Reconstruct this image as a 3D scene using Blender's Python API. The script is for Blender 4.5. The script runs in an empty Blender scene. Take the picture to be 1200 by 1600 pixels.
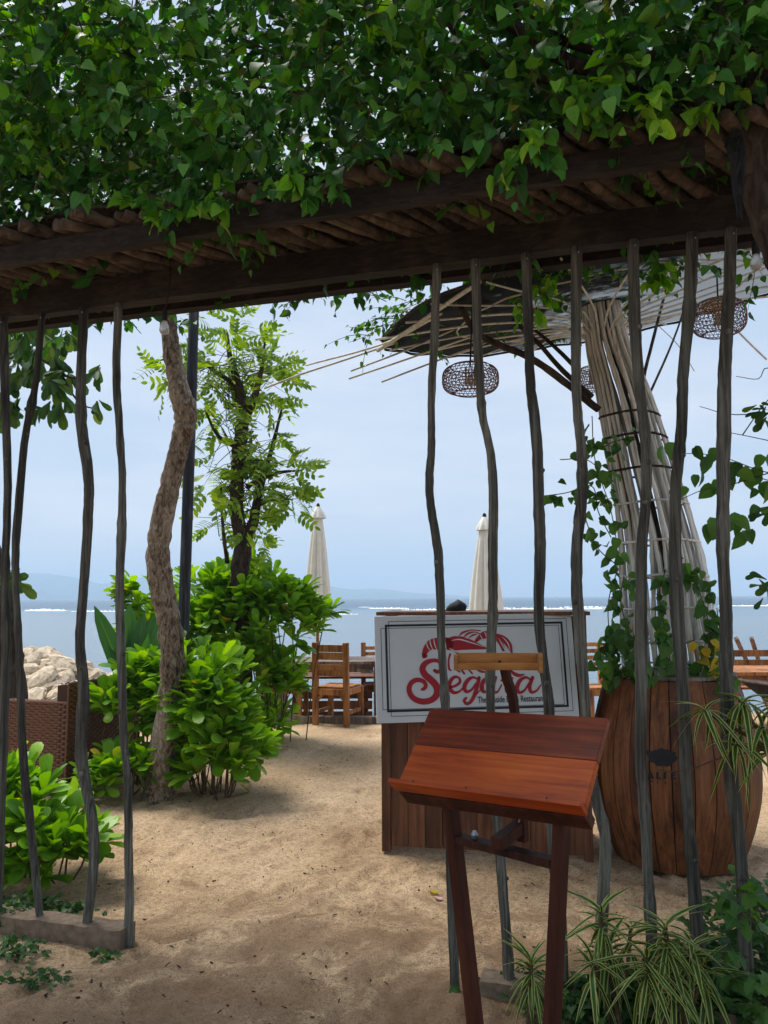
import bpy, math, random
import numpy as np
from mathutils import Vector, Matrix, Euler

# ------------------------------------------------------------------ camera, light, sky
sc = bpy.context.scene
C = sc.collection
CAMH, PITCH, ROLL, F = 1.5, math.radians(6.2), math.radians(-0.29), 1230.0
cam_d = bpy.data.cameras.new('camera'); cam = bpy.data.objects.new('camera', cam_d); C.objects.link(cam)
cam.location = (0, 0, CAMH)
RM = Matrix.Rotation(math.pi/2+PITCH, 3, 'X') @ Matrix.Rotation(ROLL, 3, 'Z')
cam.rotation_euler = RM.to_euler()
cam_d.sensor_fit = 'VERTICAL'; cam_d.sensor_height = 36; cam_d.sensor_width = 27
cam_d.lens = F/1600*36; cam_d.clip_start = .05; cam_d.clip_end = 20000
sc.camera = cam
sc.view_settings.view_transform = 'Standard'; sc.view_settings.look = 'None'
sc.view_settings.exposure = 0.4; sc.view_settings.gamma = 1; sc.view_settings.use_curve_mapping = False
sc.cycles.use_denoising = True
sc.cycles.max_bounces = 6; sc.cycles.diffuse_bounces = 4; sc.cycles.glossy_bounces = 3
sc.cycles.transparent_max_bounces = 12; sc.cycles.volume_bounces = 1

SUN_EL, SUN_AZ = math.radians(62), math.radians(-50)    # azimuth from +Y towards +X (negative: left)
world = bpy.data.worlds.new('World'); sc.world = world; world.use_nodes = True
nt = world.node_tree; nt.nodes.clear()
out = nt.nodes.new('ShaderNodeOutputWorld'); bg = nt.nodes.new('ShaderNodeBackground')
sky = nt.nodes.new('ShaderNodeTexSky'); sky.sky_type = 'NISHITA'; sky.sun_disc = False
sky.sun_elevation = SUN_EL; sky.sun_rotation = SUN_AZ; sky.air_density = 1.2; sky.dust_density = 1.5
tc = nt.nodes.new('ShaderNodeTexCoord'); mp = nt.nodes.new('ShaderNodeMapping'); mp.inputs['Scale'].default_value = (1.3, 1.3, 6)
nz = nt.nodes.new('ShaderNodeTexNoise'); nz.inputs['Scale'].default_value = 1.6; nz.inputs['Detail'].default_value = 6
nz.inputs['Roughness'].default_value = .55
rp = nt.nodes.new('ShaderNodeValToRGB')
rp.color_ramp.elements[0].position = .4; rp.color_ramp.elements[0].color = (4.75, 5.7, 7.05, 1)
rp.color_ramp.elements[1].position = .62; rp.color_ramp.elements[1].color = (6.5, 6.85, 7.6, 1)
mx = nt.nodes.new('ShaderNodeMix'); mx.data_type = 'RGBA'; mx.inputs[0].default_value = .8
L = nt.links.new
L(tc.outputs['Generated'], mp.inputs[0]); L(mp.outputs[0], nz.inputs['Vector']); L(nz.outputs[0], rp.inputs[0])
L(sky.outputs[0], mx.inputs[6]); L(rp.outputs[0], mx.inputs[7]); L(mx.outputs[2], bg.inputs[0])
bg.inputs[1].default_value = .1; L(bg.outputs[0], out.inputs[0])

sl = bpy.data.lights.new('sun', 'SUN'); so = bpy.data.objects.new('sun', sl); C.objects.link(so)
sl.energy = 3.9; sl.angle = math.radians(26); sl.color = (1, .95, .87)
sd = Vector((math.sin(SUN_AZ)*math.cos(SUN_EL), math.cos(SUN_AZ)*math.cos(SUN_EL), math.sin(SUN_EL)))
so.rotation_euler = sd.to_track_quat('Z', 'Y').to_euler()

# ------------------------------------------------------------------ helpers
rng = np.random.default_rng(11); random.seed(5)
RN = np.array(RM)
def ray(px, py):
    return RN @ np.array([(px-600)/F, (800-py)/F, -1.0])
def W(px, py, Y):
    d = ray(px, py); return np.array([0, 0, CAMH]) + d*(Y/d[1])
def G(px, py, z=0.0):
    d = ray(px, py); return np.array([0, 0, CAMH]) + d*((z-CAMH)/d[2])
def PL(px, py, a, b):                                   # point on the vertical plane y = a + b*x
    d = ray(px, py); return np.array([0, 0, CAMH]) + d*(a/(d[1]-b*d[0]))
def proj(P):
    q = (P-np.array([0, 0, CAMH])) @ RN
    z = np.minimum(q[:, 2], -1e-3)
    return 600-F*q[:, 0]/z, 800+F*q[:, 1]/z, -q[:, 2]
ORG = {}
def thing(name, label, cat, loc=(0, 0, 0), group=None):
    o = bpy.data.objects.new(name, None); C.objects.link(o); o.location = loc; o.empty_display_size = .1
    o['label'] = label; o['category'] = cat
    if group: o['group'] = group
    ORG[o.name] = np.array(loc, float); return o
def org(o): return ORG[o.name] if o is not None else np.zeros(3)
def tag(o, label, cat, group=None):
    o['label'] = label; o['category'] = cat
    if group: o['group'] = group
    return o
def link(name, me, parent=None, mat=None, kind=None):
    o = bpy.data.objects.new(name, me); C.objects.link(o)
    if parent is not None: o.parent = parent; ORG[o.name] = org(parent)
    else: ORG[o.name] = np.zeros(3)
    if mat is not None and not me.materials: me.materials.append(mat)
    if kind: o['kind'] = kind
    return o
class MB:
    def __init__(s): s.v = []; s.f = []; s.n = 0; s.uv = []
    def add(s, v, f, uv=None):
        v = np.asarray(v, float)
        s.v.append(v); s.f += [tuple(i+s.n for i in q) for q in f]; s.n += len(v)
        return s
    def box(s, c, size, M=None, j=0.0):
        h = np.array(size)/2
        v = np.array([[x, y, z] for x in (-1, 1) for y in (-1, 1) for z in (-1, 1)])*h
        if j: v = v+rng.normal(0, j, v.shape)
        if M is not None: v = v @ np.array(M)[:3, :3].T
        s.add(v+np.array(c), [(0, 1, 3, 2), (4, 6, 7, 5), (0, 4, 5, 1), (2, 3, 7, 6), (0, 2, 6, 4), (1, 5, 7, 3)]); return s
    def bar(s, p0, p1, w, d, side=(1, 0, 0), taper=1.0):    # rectangular bar: w along side, d across
        p0 = np.array(p0, float); p1 = np.array(p1, float); a = p1-p0; a /= np.linalg.norm(a)
        u = np.array(side, float); u = u-a*(u@a); u /= np.linalg.norm(u); t = np.cross(a, u)
        v = []
        for p, k in ((p0, 1), (p1, taper)):
            for su, st in ((-1, -1), (1, -1), (1, 1), (-1, 1)): v.append(p+u*su*w/2*k+t*st*d/2*k)
        s.add(v, [(3, 2, 1, 0), (4, 5, 6, 7), (0, 1, 5, 4), (1, 2, 6, 5), (2, 3, 7, 6), (3, 0, 4, 7)]); return s
    def tube(s, P, r, n=8, cap=True, j=0.0):
        P = np.array(P, float); m = len(P); r = np.broadcast_to(np.array(r, float), (m,))
        T = np.gradient(P, axis=0); T /= np.linalg.norm(T, axis=1)[:, None]+1e-12
        u = np.cross(T[0], [0, 0, 1.0]);
        if np.linalg.norm(u) < .2: u = np.cross(T[0], [0, 1.0, 0])
        u /= np.linalg.norm(u); V = []
        ang = np.arange(n)/n*2*np.pi
        for i in range(m):
            u = u-T[i]*(u@T[i]); u /= np.linalg.norm(u); w = np.cross(T[i], u)
            rr = r[i]*(1+(rng.normal(0, j, n) if j else 0))
            V.append(P[i]+(np.cos(ang)*rr)[:, None]*u+(np.sin(ang)*rr)[:, None]*w)
        V = np.concatenate(V); f = []
        for i in range(m-1):
            for k in range(n):
                a = i*n+k; b = i*n+(k+1) % n; f.append((a, b, b+n, a+n))
        if cap: f.append(tuple(range(n-1, -1, -1))); f.append(tuple((m-1)*n+k for k in range(n)))
        s.add(V, f); return s
    def mesh(s, name, o=np.zeros(3), smooth=False):
        me = bpy.data.meshes.new(name)
        v = np.concatenate(s.v)-o
        me.from_pydata(v.tolist(), [], s.f); 
        if smooth: me.polygons.foreach_set('use_smooth', np.ones(len(me.polygons), bool))
        me.update(); return me
    def build(s, name, mat, parent=None, kind=None, smooth=False, bevel=0):
        o = link(name, s.mesh(name, org(parent), smooth), parent, mat, kind)
        if bevel:
            b = o.modifiers.new('bevel', 'BEVEL'); b.width = bevel; b.segments = 2; b.limit_method = 'ANGLE'
        return o
def cr(P, k=6):                                         # Catmull-Rom resampling
    P = np.array(P, float); Q = np.concatenate([[2*P[0]-P[1]], P, [2*P[-1]-P[-2]]]); o_ = []
    for i in range(1, len(Q)-2):
        for t in np.arange(k)/k:
            a, b, c, d = Q[i-1], Q[i], Q[i+1], Q[i+2]
            o_.append(.5*((2*b)+(c-a)*t+(2*a-5*b+4*c-d)*t*t+(3*b-a-3*c+d)*t**3))
    o_.append(Q[-2]); return np.array(o_)

def big_mesh(name, V, Fq, uv=None, smooth=True):        # fast mesh from arrays (faces all of one size)
    me = bpy.data.meshes.new(name); k = Fq.shape[1]
    me.vertices.add(len(V)); me.vertices.foreach_set('co', V.astype(np.float32).ravel())
    me.loops.add(Fq.size); me.loops.foreach_set('vertex_index', Fq.astype(np.int32).ravel())
    me.polygons.add(len(Fq)); me.polygons.foreach_set('loop_start', np.arange(0, Fq.size, k, dtype=np.int32))
    me.polygons.foreach_set('loop_total', np.full(len(Fq), k, np.int32))
    me.polygons.foreach_set('use_smooth', np.full(len(Fq), smooth, bool))
    if uv is not None:
        l = me.uv_layers.new(name='uv'); l.data.foreach_set('uv', uv[Fq.ravel()].astype(np.float32).ravel())
    me.update(calc_edges=True); return me

# leaf templates: (verts, tri/quad faces (quads), uv); leaf lies along +y from the origin, z is its upper side
def strip_leaf(ws, ys, fold=.12, droop=.25, curl=0.0):
    n = len(ys); V = []; UV = []
    for w, y in zip(ws, ys):
        zz = -droop*y*y
        for s in (-1, 0, 1):
            V.append((s*w, y, zz+abs(s)*w*fold*2+curl*math.sin(y*9)*w*s)); UV.append((.5+.5*s, y))
    Fq = []
    for i in range(n-1):
        for s in (0, 1):
            a = i*3+s; Fq.append((a, a+1, a+4, a+3))
    return np.array(V), np.array(Fq), np.array(UV)
HEART = [strip_leaf([.05, .34, .42, .34, .17, .01], [0, .06, .28, .55, .8, 1], .16, .3, .05),
         strip_leaf([.04, .3, .36, .3, .16, .01], [0, .1, .32, .58, .8, 1.02], .3, .15, -.08),
         strip_leaf([.05, .3, .4, .36, .2, .01], [0, .05, .25, .52, .78, 1], .05, .5, .1)]
OBOV = [strip_leaf([.03, .07, .14, .2, .195, .07], [0, .25, .5, .75, .9, 1], .18, .25),
        strip_leaf([.03, .06, .13, .18, .18, .06], [0, .25, .5, .75, .9, 1], .3, .05, .05),
        strip_leaf([.03, .07, .15, .21, .19, .07], [0, .25, .5, .75, .9, 1], .05, .45, -.05)]
STRAP = [strip_leaf([.05, .08, .1, .095, .065, .004], [0, .2, .4, .6, .8, 1], .25, 1.5),
         strip_leaf([.05, .08, .1, .095, .065, .004], [0, .2, .4, .6, .8, 1], .3, .7),
         strip_leaf([.05, .08, .1, .095, .065, .004], [0, .2, .4, .6, .8, 1], .2, 2.5)]
LOBE = [strip_leaf([.06, .34, .22, .38, .2, .01], [0, .12, .3, .5, .75, 1], .1, .2, .1),
        strip_leaf([.06, .3, .2, .34, .2, .01], [0, .15, .33, .55, .78, 1], .2, .35, -.1)]
def pinnate(n=5, curve=.2):
    V, Fq, UV = [], [], []; k = 0
    lv, lf, lu = strip_leaf([.14, .27, .24, .02], [0, .35, .65, 1], .1, .1)
    def put(p, ang, sc_, tilt):
        nonlocal k
        M = (Matrix.Rotation(ang, 3, 'Z') @ Matrix.Rotation(tilt, 3, 'Y'))
        v = lv @ np.array(M).T*sc_+np.array(p); V.append(v); Fq.append(lf+k); UV.append(lu); k += len(v)
    for i in range(n):
        y = .16+.74*i/(n-.0); z = -curve*y*y
        for s in (-1, 1): put((0, y, z), -s*(1.05+.1*random.random()), .31*(1-.25*abs(i-n/2)/n)+.02, s*.2)
    put((0, .9, -curve*.81), 0, .26, 0)
    r = np.array([(-.006, 0, 0), (.006, 0, 0), (.006, .45, -curve*.2), (-.006, .45, -curve*.2), (.004, .92, -curve*.85), (-.004, .92, -curve*.85)])
    V.append(r); Fq.append(np.array([(0, 1, 2, 3), (3, 2, 4, 5)])+k); UV.append(np.full((6, 2), .5))
    return np.concatenate(V), np.concatenate(Fq), np.concatenate(UV)
PINN = [pinnate(4, .15), pinnate(5, .35), pinnate(4, .55)]

def frames(P, D, S, up=None, roll=.5):                  # leaf matrices: positions, directions, scales
    D = D/np.linalg.norm(D, axis=1)[:, None]
    U = np.tile([0, 0, 1.0], (len(P), 1)) if up is None else up
    U = U+rng.normal(0, roll, U.shape)
    X = np.cross(D, U); X /= np.linalg.norm(X, axis=1)[:, None]+1e-9; Z = np.cross(X, D)
    M = np.zeros((len(P), 4, 4)); S = np.asarray(S)[:, None]
    M[:, :3, 0] = X*S; M[:, :3, 1] = D*S; M[:, :3, 2] = Z*S; M[:, :3, 3] = P; M[:, 3, 3] = 1
    return M
def foliage(root, temps, M, mat, nmax=300, name='leaf', stuff='leaf_mass'):
    o = org(root); M = M.copy(); M[:, :3, 3] -= o
    T = rng.integers(0, len(temps), len(M))
    x, y, d = proj(M[:, :3, 3]+o)
    size = np.linalg.norm(M[:, :3, 1], axis=1)/np.maximum(d, .1)
    size *= ((x > -20) & (x < 1220) & (y > -20) & (y < 1620) & (d > 0))
    order = np.argsort(-size); sel = set(order[:nmax].tolist())
    mes = []
    for k, (v, f, uv) in enumerate(temps):
        me = big_mesh(name, v, f, uv); me.materials.append(mat); mes.append(me)
    for i in order[:nmax]:
        ob = bpy.data.objects.new(name, mes[T[i]]); C.objects.link(ob); ob.parent = root
        ob.matrix_local = Matrix(M[i].tolist())
    rest = np.array([i for i in range(len(M)) if i not in sel], int)
    if len(rest):
        VV, FF, UU = [], [], []; n = 0
        for k, (v, f, uv) in enumerate(temps):
            R_ = M[rest[T[rest] == k]]
            if not len(R_): continue
            vv = np.einsum('nij,kj->nki', R_[:, :3, :3], v)+R_[:, None, :3, 3]
            VV.append(vv.reshape(-1, 3)); FF.append((f[None]+(np.arange(len(R_))*len(v))[:, None, None]+n).reshape(-1, 4))
            UU.append(np.tile(uv, (len(R_), 1))); n += len(R_)*len(v)
        me = big_mesh(stuff, np.concatenate(VV), np.concatenate(FF), np.concatenate(UU)); me.materials.append(mat)
        ob = bpy.data.objects.new(stuff, me); C.objects.link(ob); ob.parent = root; ob['kind'] = 'stuff'

def vnoise(x, y, seed=0):
    r = np.random.default_rng(seed).random((256, 256))
    xi = np.floor(x).astype(int); yi = np.floor(y).astype(int); fx = x-xi; fy = y-yi
    fx = fx*fx*(3-2*fx); fy = fy*fy*(3-2*fy); g = lambda a, b: r[a % 256, b % 256]
    return (g(xi, yi)*(1-fx)+g(xi+1, yi)*fx)*(1-fy)+(g(xi, yi+1)*(1-fx)+g(xi+1, yi+1)*fx)*fy
def sphere_dirs(n):
    v = rng.normal(size=(n, 3)); return v/np.linalg.norm(v, axis=1)[:, None]

# ------------------------------------------------------------------ materials
def newmat(name):
    m = bpy.data.materials.new(name); m.use_nodes = True; t = m.node_tree
    return m, t, t.nodes['Principled BSDF'], t.nodes['Material Output']
def nd(t, ty, **k):
    n = t.nodes.new('ShaderNode'+ty)
    for a, b in k.items():
        if a in n.inputs: n.inputs[a].default_value = b
        else: setattr(n, a, b)
    return n
def ramp(t, stops):
    r = t.nodes.new('ShaderNodeValToRGB'); e = r.color_ramp.elements
    while len(e) < len(stops): e.new(.5)
    for i, (p, c) in enumerate(stops): e[i].position = p; e[i].color = (*c, 1)
    return r
def coords(t, scale, rnd=True, rot=None):
    tc = nd(t, 'TexCoord'); mp = nd(t, 'Mapping'); mp.inputs['Scale'].default_value = scale
    src = tc.outputs['Object']
    if rot is not None:
        m0 = nd(t, 'Mapping'); m0.inputs['Rotation'].default_value = rot; t.links.new(src, m0.inputs[0]); src = m0.outputs[0]
    t.links.new(src, mp.inputs[0])
    if rnd:
        oi = nd(t, 'ObjectInfo'); mu = nd(t, 'Math', operation='MULTIPLY'); mu.inputs[1].default_value = 37.0
        t.links.new(oi.outputs['Random'], mu.inputs[0]); t.links.new(mu.outputs[0], mp.inputs['Location'])
    return mp
def randval(t, amt, col_in, target):                    # per-object and per-island brightness
    oi = nd(t, 'ObjectInfo'); ge = nd(t, 'NewGeometry'); ad = nd(t, 'Math', operation='ADD'); fr = nd(t, 'Math', operation='FRACT')
    t.links.new(oi.outputs['Random'], ad.inputs[0]); t.links.new(ge.outputs['Random Per Island'], ad.inputs[1]); t.links.new(ad.outputs[0], fr.inputs[0])
    mr = nd(t, 'MapRange'); mr.inputs[3].default_value = 1-amt; mr.inputs[4].default_value = 1+amt
    t.links.new(fr.outputs[0], mr.inputs[0])
    hs = nd(t, 'HueSaturation'); t.links.new(mr.outputs[0], hs.inputs['Value']); t.links.new(col_in, hs.inputs['Color']); t.links.new(hs.outputs[0], target)
    return fr
def wood(name, stops, scale=(30, 30, 2.5), rough=.75, bump=.4, var=.18, spec=.3, coat=0, knots=True, rot=None):
    m, t, b, o = newmat(name); mp = coords(t, scale, True, rot)
    n = nd(t, 'TexNoise', Scale=1.0, Detail=7.0, Roughness=.65, Distortion=.6); t.links.new(mp.outputs[0], n.inputs['Vector'])
    mp2 = coords(t, (3, 3, 1.2) if rot is None else (2.5, 9, 9), True, rot); n2 = nd(t, 'TexNoise', Scale=1.3, Detail=4.0, Roughness=.6); t.links.new(mp2.outputs[0], n2.inputs['Vector'])
    ad = nd(t, 'Mix', data_type='FLOAT'); ad.inputs[0].default_value = .42
    t.links.new(n.outputs[0], ad.inputs[2]); t.links.new(n2.outputs[0], ad.inputs[3])
    cm = nd(t, 'Math', operation='MULTIPLY_ADD'); cm.inputs[1].default_value = 2.1; cm.inputs[2].default_value = -.55; t.links.new(ad.outputs[0], cm.inputs[0])
    r = ramp(t, stops); t.links.new(cm.outputs[0], r.inputs[0])
    randval(t, var, r.outputs[0], b.inputs['Base Color'])
    b.inputs['Roughness'].default_value = rough; b.inputs['Specular IOR Level'].default_value = spec
    if coat: b.inputs['Coat Weight'].default_value = coat; b.inputs['Coat Roughness'].default_value = .25
    bp = nd(t, 'Bump', Strength=bump, Distance=.004); t.links.new(n.outputs[0], bp.inputs['Height']); t.links.new(bp.outputs[0], b.inputs['Normal'])
    return m
def plain(name, col, rough=.6, spec=.4, metal=0, noise=.15, ns=40):
    m, t, b, o = newmat(name); mp = coords(t, (1, 1, 1)); n = nd(t, 'TexNoise', Scale=float(ns), Detail=5.0); t.links.new(mp.outputs[0], n.inputs['Vector'])
    c = np.array(col); r = ramp(t, [(.3, tuple(c*(1-noise))), (.7, tuple(np.minimum(c*(1+noise), 1)))])
    t.links.new(n.outputs[0], r.inputs[0]); t.links.new(r.outputs[0], b.inputs['Base Color'])
    b.inputs['Roughness'].default_value = rough; b.inputs['Specular IOR Level'].default_value = spec; b.inputs['Metallic'].default_value = metal
    return m
def leafmat(name, stops, rough=.38, trans=.35, spec=.28, vein=True, stripe=None):
    m, t, b, o = newmat(name)
    oi = nd(t, 'ObjectInfo'); ge = nd(t, 'NewGeometry'); ad = nd(t, 'Math', operation='ADD'); fr = nd(t, 'Math', operation='FRACT')
    t.links.new(oi.outputs['Random'], ad.inputs[0]); t.links.new(ge.outputs['Random Per Island'], ad.inputs[1]); t.links.new(ad.outputs[0], fr.inputs[0])
    r = ramp(t, stops); t.links.new(fr.outputs[0], r.inputs[0]); col = r.outputs[0]
    tcn = nd(t, 'TexCoord'); sx = nd(t, 'SeparateXYZ'); t.links.new(tcn.outputs['UV'], sx.inputs[0])
    sb = nd(t, 'Math', operation='SUBTRACT'); sb.inputs[1].default_value = .5; t.links.new(sx.outputs[0], sb.inputs[0])
    ab = nd(t, 'Math', operation='ABSOLUTE'); t.links.new(sb.outputs[0], ab.inputs[0])
    mx = nd(t, 'Mix', data_type='RGBA')
    if stripe: rr = ramp(t, [(.0, (0, 0, 0)), (.26, (0, 0, 0)), (.32, (1, 1, 1)), (1, (1, 1, 1))]); mx.inputs[7].default_value = (*stripe, 1)
    else: rr = ramp(t, [(0, (.45,)*3), (.05, (0, 0, 0))]); mx.inputs[7].default_value = (.16, .26, .06, 1)
    t.links.new(ab.outputs[0], rr.inputs[0]); t.links.new(rr.outputs[0], mx.inputs[0]); t.links.new(col, mx.inputs[6]); col = mx.outputs[2]
    n = nd(t, 'TexNoise', Scale=6.0, Detail=4.0); t.links.new(tcn.outputs['UV'], n.inputs['Vector'])
    hs = nd(t, 'HueSaturation'); mr = nd(t, 'MapRange'); mr.inputs[3].default_value = .75; mr.inputs[4].default_value = 1.25
    t.links.new(n.outputs[0], mr.inputs[0]); t.links.new(mr.outputs[0], hs.inputs['Value']); t.links.new(col, hs.inputs['Color']); col = hs.outputs[0]
    t.links.new(col, b.inputs['Base Color']); b.inputs['Roughness'].default_value = rough+.06; b.inputs['Specular IOR Level'].default_value = spec
    tr = nd(t, 'BsdfTranslucent'); h2 = nd(t, 'HueSaturation', Saturation=1.15, Value=1.9); h2.inputs['Hue'].default_value = .485
    t.links.new(col, h2.inputs['Color']); t.links.new(h2.outputs[0], tr.inputs[0])
    ms = nd(t, 'MixShader'); ms.inputs[0].default_value = trans
    t.links.new(b.outputs[0], ms.inputs[1]); t.links.new(tr.outputs[0], ms.inputs[2]); t.links.new(ms.outputs[0], o.inputs[0])
    bp = nd(t, 'Bump', Strength=.25, Distance=.003); t.links.new(n.outputs[0], bp.inputs['Height']); t.links.new(bp.outputs[0], b.inputs['Normal'])
    return m

M_post = wood('weathered_post', [(.18, (.012, .011, .009)), (.45, (.068, .066, .056)), (.92, (.27, .275, .23))], (75, 75, 2.2), .85, 1.0, .4)
M_beam = wood('old_beam', [(.2, (.009, .007, .006)), (.5, (.024, .019, .0165)), (.85, (.055, .045, .04))], (4, 50, 50), .85, .6, .15)
M_stick = wood('branch_wood', [(.2, (.02, .014, .011)), (.45, (.09, .066, .05)), (.85, (.22, .17, .13))], (22, 22, 22), .85, .8, .25)
BROT = (Matrix.Rotation(-.7103, 3, 'Z') @ Matrix.Rotation(-.7422, 3, 'X') @ Matrix.Rotation(-.053, 3, 'Y')).transposed().to_euler()
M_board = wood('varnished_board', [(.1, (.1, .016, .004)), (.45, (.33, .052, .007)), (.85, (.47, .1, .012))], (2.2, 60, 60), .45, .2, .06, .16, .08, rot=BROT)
M_board_shade = wood('shaded_varnished_board', [(.15, (.035, .007, .004)), (.5, (.15, .022, .006)), (.85, (.28, .055, .01))], (2.2, 60, 60), .42, .2, .06, .16, .08, rot=BROT)  # copy of the board varnish with the upper board's shade painted in
M_stand = wood('stand_wood', [(.2, (.02, .007, .004)), (.5, (.05, .016, .01)), (.85, (.1, .032, .018))], (30, 30, 3), .6, .2, .1, .15)
M_clip = wood('light_teak', [(.15, (.13, .045, .012)), (.5, (.27, .11, .03)), (.85, (.4, .19, .065))], (3, 40, 40), .6, .2, .08, .12)
M_plank = wood('stained_plank', [(.15, (.025, .01, .006)), (.48, (.12, .045, .02)), (.85, (.24, .1, .045))], (34, 34, 2.2), .6, .5, .3, .35)
M_barrel = wood('barrel_stave', [(.15, (.025, .01, .005)), (.45, (.15, .054, .02)), (.85, (.3, .125, .045))], (34, 34, 2.2), .6, .7, .33, .3)
M_chair = wood('chair_teak', [(.28, (.12, .04, .013)), (.48, (.33, .13, .04)), (.72, (.48, .22, .08))], (30, 30, 3), .6, .3, .15)
M_grey = wood('weathered_table', [(.28, (.06, .04, .03)), (.48, (.16, .12, .1)), (.72, (.3, .25, .22))], (30, 30, 3), .8, .4, .15)
M_bark = wood('pale_bark', [(.25, (.022, .014, .01)), (.4, (.1, .07, .048)), (.58, (.25, .195, .145)), (.78, (.42, .36, .29))], (48, 48, 20), .9, 1.0, .05)
M_dbark = wood('dark_bark', [(.3, (.015, .01, .008)), (.5, (.045, .032, .025)), (.75, (.09, .07, .055))], (26, 26, 8), .95, 1.0, .1)
M_twig = wood('twig', [(.3, (.05, .035, .02)), (.7, (.14, .1, .06))], (30, 30, 30), .9, .3, .2)
M_blackpole = wood('black_painted_pole', [(.35, (.008, .01, .015)), (.6, (.02, .024, .034)), (.78, (.07, .075, .09))], (50, 50, 3), .6, .5, .1)
M_bamboo = wood('dry_bamboo', [(.1, (.22, .2, .18)), (.45, (.62, .62, .58)), (.85, (.86, .86, .83))], (30, 30, 4), .6, .3, .3)
M_bamboo2 = wood('rusty_bamboo', [(.3, (.16, .06, .02)), (.6, (.4, .16, .05))], (30, 30, 4), .6, .3, .2)
M_red = plain('red_print', (.33, .012, .022), .5, .3, 0, .05)
M_white = plain('sign_white', (.56, .6, .61), .45, .4, 0, .05, 6)
M_edge = plain('sign_edge', (.62, .62, .58), .6, .3, 0, .2)
M_black = plain('black_print', (.012, .012, .014), .5, .3)
M_blackcloth = plain('black_cloth', (.012, .013, .016), .7, .3)
M_cream = plain('cream_canvas', (.8, .77, .7), .9, .1, 0, .05, 12)
M_metal = plain('galvanised_wire', (.35, .36, .38), .4, .5, .8)
M_blue = plain('blue_plastic', (.02, .12, .5), .5)
M_brownw = plain('wicker_weave', (.15, .06, .03), .45, .5, 0, .6, 90)
M_core = plain('wicker_core', (.05, .022, .013), .8)
M_soil = plain('kerb_wood', (.2, .15, .11), .95, .1, 0, .3, 30)
M_cane = plain('cane', (.2, .1, .1), .6, .3, 0, .3, 60)
M_cane2 = plain('pale_cane', (.5, .36, .16), .6, .3, 0, .3, 60)

M_vine = leafmat('vine_leaf', [(0, (.016, .08, .016)), (.45, (.036, .15, .026)), (.8, (.07, .24, .038)), (.99, (.16, .36, .05)), (1, (.3, .34, .06))], .36, .27)
M_scaev = leafmat('naupaka_leaf', [(0, (.07, .19, .015)), (.6, (.15, .35, .022)), (.97, (.27, .48, .04)), (1, (.5, .42, .06))], .3, .35)
M_feather = leafmat('feather_leaf', [(0, (.07, .15, .02)), (.6, (.18, .31, .04)), (1, (.34, .45, .07))], .45, .4)
M_broad = leafmat('broad_leaf', [(0, (.02, .06, .014)), (.6, (.035, .1, .02)), (1, (.1, .17, .03))], .4, .3)
M_heart = leafmat('creeper_leaf', [(0, (.03, .09, .02)), (.6, (.06, .16, .035)), (1, (.1, .22, .04))], .4, .35)
M_yellow = leafmat('yellow_leaf', [(0, (.45, .32, .03)), (.6, (.55, .42, .04)), (1, (.35, .4, .05))], .5, .35)
M_drac = leafmat('striped_leaf', [(0, (.02, .07, .014)), (.6, (.035, .11, .02)), (1, (.05, .14, .03))], .35, .25, stripe=(.42, .44, .13))
M_crin = leafmat('strap_leaf', [(0, (.02, .08, .02)), (1, (.06, .18, .04))], .35, .3)
M_cover = leafmat('cover_leaf', [(0, (.015, .05, .012)), (.6, (.03, .095, .02)), (1, (.06, .15, .03))], .45, .3)

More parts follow.
